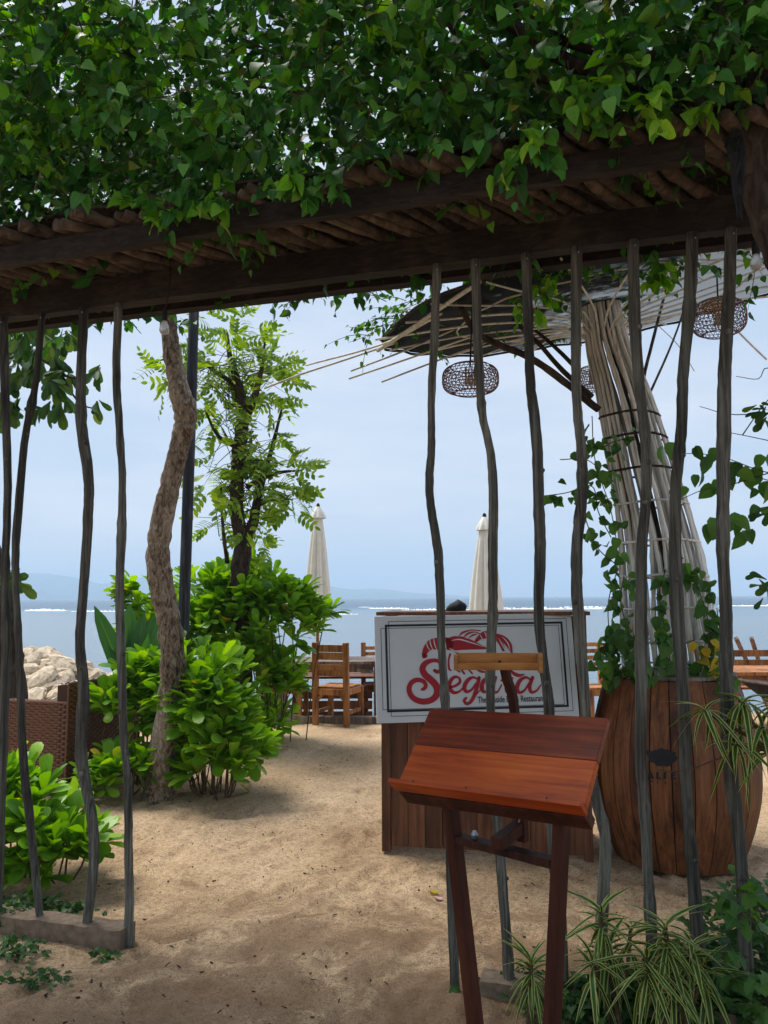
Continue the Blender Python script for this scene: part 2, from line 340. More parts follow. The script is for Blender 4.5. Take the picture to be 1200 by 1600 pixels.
# sand
def sandmat():
    m, t, b, o = newmat('sand'); mp = coords(t, (1, 1, 1), False)
    n1 = nd(t, 'TexNoise', Scale=1.1, Detail=5.0, Roughness=.6, Distortion=.4); n2 = nd(t, 'TexNoise', Scale=150.0, Detail=3.0); n3 = nd(t, 'TexNoise', Scale=38.0, Detail=5.0, Roughness=.7)
    for n in (n1, n2, n3): t.links.new(mp.outputs[0], n.inputs['Vector'])
    r = ramp(t, [(.3, (.36, .245, .145)), (.5, (.5, .355, .22)), (.72, (.63, .465, .31))]); t.links.new(n1.outputs[0], r.inputs[0])
    r2 = ramp(t, [(.34, (.3, .26, .23)), (.47, (.95, .95, .95)), (.66, (1.3, 1.3, 1.3))]); t.links.new(n2.outputs[0], r2.inputs[0])
    r3 = ramp(t, [(.34, (.5, .47, .44)), (.54, (1, 1, 1))]); t.links.new(n3.outputs[0], r3.inputs[0])
    a = nd(t, 'Mix', data_type='RGBA', blend_type='MULTIPLY'); a.inputs[0].default_value = .75; t.links.new(r.outputs[0], a.inputs[6]); t.links.new(r2.outputs[0], a.inputs[7])
    c = nd(t, 'Mix', data_type='RGBA', blend_type='MULTIPLY'); c.inputs[0].default_value = .8; t.links.new(a.outputs[2], c.inputs[6]); t.links.new(r3.outputs[0], c.inputs[7])
    # foreground shade and damp patches painted into the sand colour, deeper towards the camera
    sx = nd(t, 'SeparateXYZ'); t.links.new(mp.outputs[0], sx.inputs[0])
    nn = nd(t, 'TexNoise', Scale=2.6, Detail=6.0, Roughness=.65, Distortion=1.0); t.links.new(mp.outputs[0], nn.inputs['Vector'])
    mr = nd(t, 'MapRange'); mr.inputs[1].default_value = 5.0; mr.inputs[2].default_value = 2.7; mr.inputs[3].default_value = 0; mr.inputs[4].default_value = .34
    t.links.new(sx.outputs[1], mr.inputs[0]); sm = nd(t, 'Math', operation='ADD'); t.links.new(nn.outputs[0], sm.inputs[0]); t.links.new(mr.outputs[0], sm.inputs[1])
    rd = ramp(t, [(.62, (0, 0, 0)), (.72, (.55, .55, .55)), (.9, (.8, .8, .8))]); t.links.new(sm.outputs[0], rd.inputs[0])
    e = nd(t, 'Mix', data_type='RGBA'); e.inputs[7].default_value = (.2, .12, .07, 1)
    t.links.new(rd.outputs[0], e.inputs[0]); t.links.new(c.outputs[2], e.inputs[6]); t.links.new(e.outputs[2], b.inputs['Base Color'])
    b.inputs['Roughness'].default_value = .95; b.inputs['Specular IOR Level'].default_value = .15
    sm2 = nd(t, 'Math', operation='ADD'); t.links.new(n2.outputs[0], sm2.inputs[0]); t.links.new(n3.outputs[0], sm2.inputs[1])
    bp = nd(t, 'Bump', Strength=.6, Distance=.012); t.links.new(sm2.outputs[0], bp.inputs['Height']); t.links.new(bp.outputs[0], b.inputs['Normal'])
    return m
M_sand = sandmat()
def seamat():
    m, t, b, o = newmat('sea_water'); mp = coords(t, (.35, 1, 1), False)
    n1 = nd(t, 'TexNoise', Scale=1.6, Detail=8.0, Roughness=.65); t.links.new(mp.outputs[0], n1.inputs['Vector'])
    sx = nd(t, 'SeparateXYZ'); mp2 = coords(t, (1, 1, 1), False); t.links.new(mp2.outputs[0], sx.inputs[0])
    mp3 = coords(t, (.012, .05, 1), False); n3 = nd(t, 'TexNoise', Scale=1.0, Detail=4.0); t.links.new(mp3.outputs[0], n3.inputs['Vector'])
    # shallow lagoon inside the reef is paler than the open sea beyond it
    mr = nd(t, 'MapRange'); mr.inputs[1].default_value = 60; mr.inputs[2].default_value = 190; t.links.new(sx.outputs[1], mr.inputs[0])
    r = ramp(t, [(0, (.15, .21, .26)), (.55, (.1, .17, .24)), (.75, (.02, .08, .14)), (1, (.012, .06, .11))]); 
    ad = nd(t, 'Math', operation='ADD'); mm = nd(t, 'Math', operation='MULTIPLY_ADD'); mm.inputs[1].default_value = .35; mm.inputs[2].default_value = -.17
    t.links.new(n3.outputs[0], mm.inputs[0]); t.links.new(mm.outputs[0], ad.inputs[0]); t.links.new(mr.outputs[0], ad.inputs[1]); t.links.new(ad.outputs[0], r.inputs[0])
    t.links.new(r.outputs[0], b.inputs['Base Color']); b.inputs['Roughness'].default_value = .22; b.inputs['IOR'].default_value = 1.33
    bp = nd(t, 'Bump', Strength=.9, Distance=.35); t.links.new(n1.outputs[0], bp.inputs['Height']); t.links.new(bp.outputs[0], b.inputs['Normal'])
    return m
M_sea = seamat()
M_foam = plain('foam', (.85, .87, .9), .9, .2, 0, .1, 2)
M_hill = plain('hill', (.09, .16, .17), .95, .1, 0, .3, .02)
M_rock = wood('limestone', [(.15, (.22, .16, .1)), (.5, (.48, .39, .28)), (.85, (.68, .6, .48))], (5, 5, 5), .95, 1.0, .2)

def shademat():
    m, t, b, o = newmat('shade_cloth'); mp = coords(t, (1, 1, 1), False)
    n = nd(t, 'TexNoise', Scale=3.2, Detail=7.0, Roughness=.65); t.links.new(mp.outputs[0], n.inputs['Vector'])
    sx = nd(t, 'SeparateXYZ'); t.links.new(mp.outputs[0], sx.inputs[0])
    mr = nd(t, 'MapRange'); mr.inputs[1].default_value = -2.05; mr.inputs[2].default_value = .25; mr.inputs[3].default_value = .62; mr.inputs[4].default_value = -.1   # leaf litter lies on the left half
    t.links.new(sx.outputs[0], mr.inputs[0]); ad = nd(t, 'Math', operation='ADD'); t.links.new(mr.outputs[0], ad.inputs[0]); t.links.new(n.outputs[0], ad.inputs[1])
    r = ramp(t, [(.52, (.07, .08, .09)), (.66, (.012, .012, .012))]); t.links.new(ad.outputs[0], r.inputs[0]); t.links.new(r.outputs[0], b.inputs['Base Color'])
    r2 = ramp(t, [(.52, (.2, .225, .25)), (.68, (.008, .008, .008))]); t.links.new(ad.outputs[0], r2.inputs[0])
    b.inputs['Roughness'].default_value = .85; b.inputs['Specular IOR Level'].default_value = .15
    tr = nd(t, 'BsdfTranslucent'); t.links.new(r2.outputs[0], tr.inputs[0]); ms = nd(t, 'MixShader'); ms.inputs[0].default_value = .6
    t.links.new(b.outputs[0], ms.inputs[1]); t.links.new(tr.outputs[0], ms.inputs[2]); t.links.new(ms.outputs[0], o.inputs[0]); return m
M_shade = shademat()
def glassmat():
    m, t, b, o = newmat('bulb_glass'); b.inputs['Base Color'].default_value = (.75, .76, .74, 1); b.inputs['Roughness'].default_value = .12
    b.inputs['Transmission Weight'].default_value = .55; return m
M_glass = glassmat()

# ------------------------------------------------------------------ setting: sand, sea, hills
def ground_height(x, y):
    h = .05*(vnoise(x*.7+9, y*.7, 1)-.5)+.035*(vnoise(x*2.3, y*2.3+4, 2)-.5)+.014*(vnoise(x*7, y*7, 3)-.5)+.006*(vnoise(x*19, y*19, 4)-.5)
    h = h*np.clip((14-np.abs(x))/4, .2, 1)
    s = np.clip((y-9.9)/4.2, 0, 1); h = h-.62*s*s*(3-2*s)-np.clip((y-14)*.05, 0, 3)
    return h
def axis(parts):
    return np.unique(np.round(np.concatenate([np.arange(a, b, s) for a, b, s in parts]), 4))
gx = axis([(-400, -40, 40), (-40, -6, 1.5), (-6, -3.2, .12), (-3.2, 3.2, .022), (3.2, 6, .12), (6, 40, 1.5), (40, 401, 40)])
gy = axis([(-60, 0, 4), (0, 2.2, .2), (2.2, 6.5, .022), (6.5, 11, .05), (11, 16, .2), (16, 60, 4)])
X, Y = np.meshgrid(gx, gy, indexing='ij'); Z = ground_height(X, Y)
def dimple(cx, cy, ang, a, b, dep):
    i0, i1 = np.searchsorted(gx, [cx-.4, cx+.4]); j0, j1 = np.searchsorted(gy, [cy-.4, cy+.4])
    xs = X[i0:i1, j0:j1]-cx; ys = Y[i0:i1, j0:j1]-cy; u = (xs*math.cos(ang)+ys*math.sin(ang))/a; v = (-xs*math.sin(ang)+ys*math.cos(ang))/b
    q = u*u+v*v; Z[i0:i1, j0:j1] += -dep*np.exp(-q*1.2)+dep*.55*np.exp(-(np.sqrt(q)-1.5)**2*5)
for k in range(760):
    cx = random.uniform(-2.6, 2.4); cy = 2.3+(random.random()**1.4)*6
    dimple(cx, cy, random.gauss(1.3, .6), random.uniform(.07, .14), random.uniform(.035, .06), random.uniform(.006, .021))
nx, ny = X.shape; idx = np.arange(nx*ny).reshape(nx, ny)
Fq = np.stack([idx[:-1, :-1], idx[1:, :-1], idx[1:, 1:], idx[:-1, 1:]], -1).reshape(-1, 4)
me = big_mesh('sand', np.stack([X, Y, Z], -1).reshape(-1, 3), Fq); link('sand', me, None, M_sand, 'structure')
def gz(x, y):
    i = min(max(np.searchsorted(gx, x)-1, 0), nx-2); j = min(max(np.searchsorted(gy, y)-1, 0), ny-2); return Z[i, j]

sea = MB(); sea.add([(-5000, 11, -.5), (5000, 11, -.5), (5000, 5000, -.5), (-5000, 5000, -.5)], [(0, 1, 2, 3)]); sea.build('sea', M_sea, None, 'structure')
def surf(px0, px1, py, w, seed):                        # broken crest of foam on the reef
    r = np.random.default_rng(seed); n = 70; V = []; Fq = []
    a = G(px0, py, -.5); b = G(px1, py, -.5)
    for i in range(n+1):
        t = i/n; p = a+(b-a)*t; e = math.sin(math.pi*t)**.35; h = w*.08*e*r.uniform(.1, 1)**1.5; ww = w*.7*e*r.uniform(.2, 1.2); j = r.normal(0, w*.12)
        V += [(p[0], p[1]-ww/2+j, -.49), (p[0], p[1]+j, -.49+h), (p[0], p[1]+ww/2+j, -.49)]
    for i in range(n):
        q = i*3; Fq += [(q, q+3, q+4, q+1), (q+1, q+4, q+5, q+2)]
    m_ = MB(); m_.add(V, Fq); o = m_.build('breaking_wave', M_foam, None, 'structure', True)
for k, (a, b, y, w) in enumerate([(40, 105, 954.5, 5), (110, 210, 955.5, 2.5), (-300, 20, 953, 4), (575, 640, 951, 3.5), (595, 618, 957, 2.5), (625, 700, 954, 3.5), (655, 760, 953, 3.5), (780, 965, 951.5, 5), (1120, 1330, 947, 5), (560, 580, 949, 2), (880, 960, 949, 3.5), (700, 800, 949.6, 2), (520, 560, 960, 1.6), (985, 1010, 952, 2)]):
    surf(a, b, y, w, k)

def hills():
    ys = 3000.0; m_ = MB()
    prof = [(-900, 915), (-600, 900), (-350, 908), (-150, 890), (0, 903), (60, 897), (100, 899), (160, 912), (185, 906), (260, 899), (330, 905), (400, 915), (455, 910), (505, 914), (545, 920), (600, 921), (650, 926), (690, 929), (735, 931), (800, 933.8), (950, 934), (1300, 935)]
    P = cr(np.array(prof, float), 5)
    for layer, (dy, k, off) in enumerate([(0, 1.0, 0)]):
        V = []; n = len(P)
        for i, (px, py) in enumerate(P):
            jit = math.sin(i*1.7)*.7+math.sin(i*.63+2)*1.0
            top = W(px, min(py+jit*.6, 934.5), ys+dy)
            hgt = max(top[2], 1.0)
            for f, z in ((-500, -3), (-260, hgt*.3), (-120, hgt*.66), (0, hgt), (200, hgt*.8), (500, -3)):
                V.append((top[0]*(ys+f)/ys, ys+f+rng.normal(0, 25), z*(1+rng.normal(0, .03))))
        Fq = [(i*6+k2, (i+1)*6+k2, (i+1)*6+k2+1, i*6+k2+1) for i in range(n-1) for k2 in range(5)]
        m_.add(V, Fq)
    m_.build('hills', M_hill, None, 'structure', True)
hills()

# ------------------------------------------------------------------ breakwater
bw = thing('stone_breakwater', 'low breakwater of piled pale limestone boulders beside the sea at the left', 'breakwater', (-6.5, 14, -.5))
def rock_mesh(seed):
    r = np.random.default_rng(seed); m_ = MB(); n = 9; V = [(0, 0, -1)]; 
    for i in range(1, 6):
        a = math.pi*i/6
        for k in range(n):
            b = 2*math.pi*k/n; V.append((math.sin(a)*math.cos(b), math.sin(a)*math.sin(b), -math.cos(a)))
    V.append((0, 0, 1)); V = np.array(V)
    for k in range(9):
        d = r.normal(size=3); d /= np.linalg.norm(d); c = r.uniform(.55, .8); q = V@d; V = V-np.outer(np.maximum(q-c, 0), d)
    V *= (1+r.normal(0, .04, (len(V), 1)))
    f = [(0, 1+(k+1) % n, 1+k) for k in range(n)]
    for i in range(4):
        for k in range(n): a = 1+i*n+k; b = 1+i*n+(k+1) % n; f.append((a, b, b+n, a+n))
    f += [(len(V)-1, 1+4*n+k, 1+4*n+(k+1) % n) for k in range(n)]
    m_.add(V, f); return m_.mesh('stone')
RMESH = [rock_mesh(k) for k in range(8)]
for m_ in RMESH: m_.materials.append(M_rock)
def stone(root, p, s, k):
    o = bpy.data.objects.new('stone', RMESH[k % 8]); C.objects.link(o); o.parent = root
    o.matrix_local = Matrix.Translation(Vector(np.array(p)-org(root))) @ Euler((random.uniform(-.5, .5), random.uniform(-.5, .5), random.uniform(0, 6.3))).to_matrix().to_4x4() @ Matrix.Diagonal((s[0], s[1], s[2], 1))
k = 0
for row in range(16):
    yy = 11.6+row*.29
    for c in range(30):
        xx = -12+c*.3+random.uniform(-.12, .12)+(row % 2)*.2; y2 = yy+random.uniform(-.12, .12)
        pxx = 600+F*xx/y2
        top = np.interp(xx/y2*14, [-12, -6.4, -5.9, -5.4, -5.0, -4.5, -4.0], [.75, .72, .66, .48, .28, -.1, -.7])
        ridge = top*(1-((y2-14)/2.9)**2)-.22
        if ridge < -.62 or pxx > 235: continue
        s = random.uniform(.15, .33); stone(bw, (xx, y2, ridge+random.uniform(-.05, .05)), (s*1.15, s*.9, s*.62), k); k += 1

# ------------------------------------------------------------------ pergola
pg = thing('pergola', 'dark timber and branch pergola with crooked post screens framing the beach view', 'pergola', (0, 3.3, 0))
PA, PB = 3.30, -.285
def along(x, a=PA, b=PB): return a+b*x
def beam(x0, x1, a, b, z0, z1, th, nm):
    m_ = MB(); n = 24; V = []; dx = np.array([1, b, 0])/math.hypot(1, b); nn = np.array([-dx[1], dx[0], 0])
    for i in range(n+1):
        x = x0+(x1-x0)*i/n; p = np.array([x, a+b*x, 0]); j = rng.normal(0, .0025, 4)
        for (s, z, jj) in ((-1, z0, j[0]), (1, z0, j[1]), (1, z1, j[2]), (-1, z1, j[3])): V.append(p+nn*(s*th/2)+np.array([0, 0, z+jj]))
    f = [(0, 1, 2, 3), (n*4+3, n*4+2, n*4+1, n*4)]
    for i in range(n):
        for k in range(4): a_ = i*4+k; b_ = i*4+(k+1) % 4; f.append((a_, a_+4, b_+4, b_))
    m_.add(V, f); return m_.build(nm, M_beam, pg)
beam(-3.2, 1.95, PA+.035, PB, 2.915, 3.05, .07, 'beam')
beam(-3.4, 1.10, 2.87, -.30, 2.975, 3.062, .045, 'beam')
beam(-3.2, 2.4, 3.78, PB, 3.035, 3.11, .07, 'beam')
dirp = np.array([.73, .69, 0]); dirp /= np.linalg.norm(dirp)
mat_dir = np.array([1, PB, 0])/math.hypot(1, PB)
for i in range(76):
    x0 = -3.6+i*.074+random.uniform(-.018, .018); r = random.uniform(.017, .028)
    st = np.array([x0, 2.87-.30*x0, 3.07+r])-dirp*random.uniform(.05, .17); n = 9; ln = 1.12+random.uniform(-.06, .05); P = []
    ph = random.random()*6; bend = random.uniform(.008, .03); sk = random.gauss(0, .05)
    for t in np.linspace(0, 1, n):
        p = st+(dirp+np.array([sk, 0, 0]))*ln*t; p[2] += bend*math.sin(t*math.pi*1.7+ph)*.7+.012*t; p[0] += bend*math.sin(t*5+ph*2); P.append(p)
    P = cr(P, 3); n = len(P); MB().tube(P, r*(1+.1*np.sin(np.arange(n)*random.uniform(.8, 1.6)+ph)+rng.normal(0, .07, n)), 8, j=.05).build('branch_rafter', M_stick, pg, None, True)
# matting above the branches
mt = MB(); V = []; n = 40
for i in range(n+1):
    x = -3.5+5.6*i/n
    for k, s in enumerate((-.02, .3, .62, .86)): V.append((x+s*.26, 2.87-.30*x+s*.96, 3.16+.01*math.sin(i*1.3+k)))
mt.add(V, [(i*4+k, (i+1)*4+k, (i+1)*4+k+1, i*4+k+1) for i in range(n) for k in range(3)])
mo = mt.build('roof_matting', M_dbark, pg); sm_ = mo.modifiers.new('thick', 'SOLIDIFY'); sm_.thickness = .012; sm_.offset = 1

posts = [
 ([(5, 500), (8, 620), (12, 760), (8, 900), (10, 1010), (4, 1180), (0, 1330), (-6, 1470)], 17),
 ([(66, 492), (57, 590), (40, 680), (30, 780), (24, 880), (28, 980), (32, 1060), (36, 1180), (50, 1310), (66, 1452)], 15),
 ([(131, 488), (127, 580), (127, 660), (138, 740), (138, 800), (132, 900), (125, 1000), (131, 1080), (127, 1180), (144, 1280), (146, 1360), (132, 1464)], 20),
 ([(185, 483), (182, 580), (186, 660), (191, 740), (190, 830), (187, 920), (190, 1040), (193, 1140), (200, 1230), (201, 1330), (202, 1400), (201, 1480)], 16),
 ([(683, 432), (679, 520), (674, 620), (674, 700), (671, 740), (673, 790), (684, 860), (688, 930), (690, 1010), (695, 1090), (701, 1200), (703, 1330), (707, 1440), (711, 1548)], 15),
 ([(743, 427), (746, 520), (750, 600), (754, 650), (767, 710), (771, 780), (770, 870), (770, 960), (766, 1060), (768, 1140), (774, 1240), (780, 1320), (788, 1420), (797, 1522)], 16),
 ([(822, 415), (826, 520), (829, 600), (838, 680), (842, 780), (844, 860), (842, 960), (850, 1040), (858, 1110), (860, 1230), (866, 1330), (876, 1430), (881, 1535)], 18),
 ([(902, 405), (900, 520), (901, 620), (908, 700), (910, 770), (902, 850), (902, 930), (908, 1020), (914, 1090), (920, 1180), (932, 1250), (946, 1310), (943, 1390), (940, 1480), (944, 1540)], 18),
 ([(990, 398), (992, 500), (998, 590), (1008, 680), (1010, 760), (1003, 860), (1002, 960), (1002, 1080), (1001, 1180), (1007, 1260), (1012, 1360), (1018, 1450), (1022, 1545)], 18),
 ([(1083, 388), (1077, 480), (1068, 580), (1064, 680), (1056, 760), (1055, 850), (1058, 950), (1064, 1040), (1070, 1120), (1072, 1220), (1080, 1330), (1088, 1430), (1095, 1550)], 19),
 ([(1143, 378), (1139, 470), (1133, 560), (1131, 650), (1130, 760), (1130, 860), (1134, 950), (1135, 1040), (1137, 1130), (1142, 1210), (1156, 1320), (1162, 1420), (1170, 1560)], 20)]
for pts, w in posts:
    P = np.array([PL(px, py, PA, PB) for px, py in pts]); P[-1][2] = -.02
    P[0][2] = 2.914
    P = cr(P, 7); n = len(P); t = np.linspace(0, 1, n)
    r = w/2/F*2.9*(1.0+.08*np.sin(t*13+random.random()*9)+.03*np.sin(t*29+random.random()*9)+rng.normal(0, .014, n))
    for q in range(3):
        kk = rng.integers(3, n-3); r[kk] *= 1.17; r[kk+1] *= 1.1
    P[1:-1, :2] += rng.normal(0, .0006, (n-2, 2))
    po = MB().tube(P, r, 11, j=.03).build('post', M_post, pg, None, True)
    for q in range(3):
        kk = int(rng.integers(6, n-8)); a = rng.uniform(-2.6, -.4); d = np.array([math.cos(a), math.sin(a), .25]); p = P[kk]
        MB().tube([p, p+d*r[kk]*.95, p+d*r[kk]*1.28], [r[kk]*.75, r[kk]*.5, r[kk]*.28], 8, j=.1).build('knot', M_post, po, None, True)
    p = P[0]; MB().tube([p+np.array([0, -r[0]*.8, -.03]), p+np.array([0, -r[0]-.004, -.03])], .004, 6).build('nail', M_metal, po)

def kerb(x0, x1, h, nm, lab):
    dx = np.array([1, PB, 0])/math.hypot(1, PB); m_ = MB()
    p0 = np.array([x0, along(x0), h/2-.06]); p1 = np.array([x1, along(x1), h/2-.06])
    n = 14; V = []; nn = np.array([-dx[1], dx[0], 0])
    for i in range(n+1):
        p = p0+(p1-p0)*i/n
        for s, z in ((-1, -1), (1, -1), (1, 1), (-1, 1)): V.append(p+nn*s*.055+np.array([0, 0, z*(h/2+.06)])+rng.normal(0, .003, 3))
    f = [(0, 1, 2, 3), (n*4+3, n*4+2, n*4+1, n*4)]
    for i in range(n):
        for k in range(4): a_ = i*4+k; b_ = i*4+(k+1) % 4; f.append((a_, a_+4, b_+4, b_))
    m_.add(V, f); o = m_.build(nm, M_soil); tag(o, lab, 'kerb')
kerb(-1.95, -1.13, .075, 'timber_kerb', 'low brown kerb under the left post screen')
kerb(.36, 2.1, .06, 'timber_kerb', 'low brown kerb under the right post screen, partly hidden by striped plants')

# ------------------------------------------------------------------ vine on the roof
vn = thing('climbing_vine', 'dense green leafy vine covering the top of the branch pergola', 'vine', (0, 3.3, 3.1))
def twigs(root, starts, dirs, lens, nl, size, mat, temps, nmax=300, droop=.35, tr=.0022, up=None, spread=1.0, tint=None, twigname='twig_mass'):
    LP, LD, LS, tv = [], [], [], MB()
    for s, d, ln in zip(starts, dirs, lens):
        d = d/np.linalg.norm(d); n = max(3, int(nl)); P = [s.copy()]; dd = d.copy()
        for i in range(n):
            dd = dd+rng.normal(0, .16, 3)+np.array([0, 0, -droop/n]); dd /= np.linalg.norm(dd); P.append(P[-1]+dd*ln/n)
        P = np.array(P); tv.tube(P, np.linspace(tr*1.4, tr*.6, len(P)), 3, False)
        side = np.cross(dd, [0, 0, 1.0]); side /= np.linalg.norm(side)+1e-6
        for i in range(1, n+1):
            for s2 in ((-1, 1) if i < n else (0,)):
                if rng.random() < .12: continue
                v = dd*.7+side*s2*rng.uniform(.6, 1.1)*spread+rng.normal(0, .28, 3)+np.array([0, 0, -.35])
                LP.append(P[i]+rng.normal(0, .006, 3)); LD.append(v); LS.append(size*rng.uniform(.6, 1.2)*(1-.25*(i == n)))
    M = frames(np.array(LP), np.array(LD), np.array(LS), up, .45)
    foliage(root, temps, M, mat, nmax)
    tv.build(twigname, M_twig, root, 'stuff')
    return len(LP)
nT = 6600
xs = rng.uniform(-3.3, 2.6, nT); s_ = rng.beta(1.0, 1.4, nT)*1.8-.26
hmax = .95+.35*vnoise(xs*1.3+20, s_*1.3+7, 5)+.12*np.clip(-xs, -1, 2)
zz = rng.uniform(0, 1, nT)**.85*hmax
gap = vnoise(xs*2.6+3, zz*4.2+11, 9)
keep = gap > .13
xs, s_, zz = xs[keep], s_[keep], zz[keep]
fr_s = np.where(s_ < .1, -zz*.22, 0)
St = np.stack([xs+.274*(s_+fr_s), 2.87-.30*xs+.962*(s_+fr_s), 3.13-.03*(xs < .3)*(s_ < .05)+zz], 1)
Dr = rng.normal(0, .6, St.shape)+np.array([-.1, -.75, -.05]); Dr[:, 2] += rng.normal(0, .3, len(St))
ntot = twigs(vn, St, Dr, rng.uniform(.16, .34, len(St)), 4, .066, M_vine, HEART, 300)
# sprays that hang over the rail, and bigger branches
def cluster(root, P0, n, spread, dirv, ln, size, mat, temps, nmax=60):
    S = np.array(P0)+rng.normal(0, 1, (n, 3))*np.array(spread); D = rng.normal(0, .45, (n, 3))+np.array(dirv)
    twigs(root, S, D, rng.uniform(.7, 1.2, n)*ln, 4, size, mat, temps, nmax)
M_vineb = leafmat('bright_vine_leaf', [(0, (.07, .22, .025)), (.6, (.14, .38, .04)), (1, (.28, .5, .06))], .35, .42)  # brighter, yellower leaf colour for some clusters and the hanging tips
for px, py, n, sp, big in [(250, 300, 8, .07, 0), (320, 320, 6, .05, 0), (480, 280, 6, .07, 0), (560, 260, 6, .06, 0), (700, 190, 7, .08, 0), (800, 200, 8, .07, 0), (810, 245, 5, .03, 0), (860, 190, 5, .06, 1), (960, 150, 6, .06, 1), (1010, 180, 5, .05, 1), (900, 145, 5, .05, 1), (700, 90, 6, .09, 0), (1140, 130, 3, .03, 1), (100, 210, 8, .1, 1), (60, 160, 8, .1, 1), (170, 130, 8, .12, 1), (450, 150, 6, .08, 0), (30, 100, 8, .1, 1), (130, 60, 8, .1, 1), (230, 90, 6, .1, 1), (40, 40, 7, .1, 1), (350, 160, 5, .05, 1), (330, 310, 4, .03, 1), (250, 335, 3, .03, 1), (470, 270, 3, .03, 1), (520, 40, 6, .1, 1), (620, 20, 5, .08, 1)]:
    p = PL(px, py, 2.73, -.30)
    cluster(vn, p, n, (sp, .03, sp*.5), (.1, -.5, -.35), .16, .07, M_vineb if big else M_vine, HEART, 40)
for pts, r in [([(380, 132), (600, 165), (690, 168), (770, 186)], .006), ([(0, 60), (60, 30), (120, -20)], .01), ([(210, 200), (208, 90), (215, -10)], .008), ([(60, 70), (110, 40), (250, 45), (300, 70)], .007),
               ([(500, 10), (640, 5), (760, 20)], .012), ([(1170, 280), (1150, 180), (1130, 90), (1140, -20)], .05), ([(860, 125), (770, 110), (700, 40)], .015), ([(1200, 190), (1100, 160), (1040, 155)], .005),
               ([(1190, 330), (1170, 240), (1120, 180), (1000, 130), (880, 90), (760, 10)], .035), ([(1230, 420), (1195, 330), (1175, 250), (1190, 120), (1180, -20)], .06), ([(380, 60), (450, 95), (480, 110)], .005), ([(800, 0), (870, 60), (1000, 90), (1090, 40)], .02)]:
    P = cr([PL(a, b, 2.93, -.30) for a, b in pts], 6); P[:, 1] += rng.normal(0, .004, len(P))
    MB().tube(P, np.linspace(r, r*.7, len(P)), 7, j=.05).build('branch', M_dbark if r > .01 else M_twig, vn, None, True)

# hanging sprays below the rear beam
hv = thing('hanging_vine', 'bright green vine tips dangling below the rear beam in front of the bamboo parasol', 'vine', (.8, 3.8, 2.9))
for px, py, n in [(808, 500, 2), (840, 455, 2), (855, 440, 2), (835, 480, 1), (1018, 440, 3), (1025, 425, 2), (1075, 405, 2)]:
    p = PL(px, py-12, 3.85, PB); cluster(hv, p, n, (.015, .02, .03), (0, -.1, -1), .1, .06, M_vineb, HEART, 40)

# ------------------------------------------------------------------ bulbs, rag
def bulb(px0, py0, px1, py1, a, lab, r=.017):
    p0 = PL(px0, py0, a, PB); p1 = PL(px1, py1, a, PB)
    o = thing('light_bulb', lab, 'light bulb', tuple(p1))
    MB().tube(cr([p0, (p0+p1)/2+np.array([.008, 0, 0]), p1+np.array([0, 0, .05])], 5), .003, 5).build('cord', M_black, o)
    MB().tube([p1+np.array([0, 0, z]) for z in (.055, .05, .01, 0)], [.006, .013, .014, .013], 10).build('socket', M_black, o)
    MB().tube([p1-np.array([0, 0, z]) for z in (0, .01, .025, .045, .058, .065)], [.012, .014, r*1.2, r*1.35, r, .003], 14).build('glass', M_glass, o, None, True)
bulb(266, 405, 257, 502, 3.22, 'clear bulb with black socket hanging from the beam near the curved tree trunk')
bulb(1185, 385, 1181, 398, 3.3, 'dull bulb under the beam at the right edge above the caged lamp')
rag = thing('black_rag', 'frayed strip of black cloth hanging at the right end of the upper rail', 'cloth', tuple(PL(1150, 210, 2.84, -.3)))
for k in range(9):
    x0 = 1148+rng.normal(0, 8); e = 1158+rng.normal(0, 4); l = rng.uniform(260, 345)
    P = cr([PL(x0, 205+k*3, 2.83, -.3), PL(x0+6, 240, 2.81, -.3), PL((x0+e)/2+rng.normal(0, 3), (240+l)/2, 2.82, -.3), PL(e, l, 2.82, -.3)], 5)
    MB().tube(P, np.linspace(.013, .002, len(P)), 4, j=.3).build('strip', M_blackcloth, rag)

# ------------------------------------------------------------------ menu stand
cy_, sy_ = math.cos(-.7103), math.sin(-.7103)
BC = np.array([.3046, 2.1813, 1.0858]); BM = np.array(Matrix.Rotation(-.7103, 3, 'Z') @ Matrix.Rotation(-.7422, 3, 'X') @ Matrix.Rotation(-.053, 3, 'Y'))
ms = thing('menu_stand', 'reddish brown wooden menu stand with tilted board at the entrance', 'menu stand', (.3, 2.2, 0))
U_ = np.array([cy_, sy_, 0])                             # direction along the board
def bl(x, y, z): return BC+BM@np.array([x, y, z])
m_ = MB(); m_.box(BC+BM@np.array([0, .012, .063]), (.56, .022, .1265), BM); m_.build('board', M_board_shade, ms, bevel=.002)
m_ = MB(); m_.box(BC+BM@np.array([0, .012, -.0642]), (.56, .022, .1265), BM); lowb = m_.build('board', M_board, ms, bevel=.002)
m_ = MB(); m_.box(BC+BM@np.array([-.004, -.006, -.137]), (.578, .046, .012), BM); m_.build('lip', M_board, lowb, bevel=.002)
m_ = MB(); m_.box(BC+BM@np.array([-.004, .052, -.128]), (.56, .055, .03), BM); m_.build('apron', M_stand, ms, bevel=.002)
for xx in (-.2, -.03, .2): MB().tube([bl(xx, -.0385, -.137), bl(xx, -.036, -.137)], .0025, 8).build('screw', M_black, lowb)
def extend(a, b, z=-.02):
    return a+(b-a)*((z-a[2])/(b[2]-a[2]))
LLt, LLb = W(701, 1245, 2.30), W(742, 1600, 2.30); RLt, RLb = W(880, 1255, 2.07), W(863, 1600, 2.07)
LL0, RL0 = extend(LLt, LLb), extend(RLt, RLb)
for a, b in ((LLt, LL0), (RLt, RL0)):
    m_ = MB(); m_.bar(a+np.array([0, 0, .02]), b, .03, .042, U_); m_.build('leg', M_stand, ms, bevel=.002)
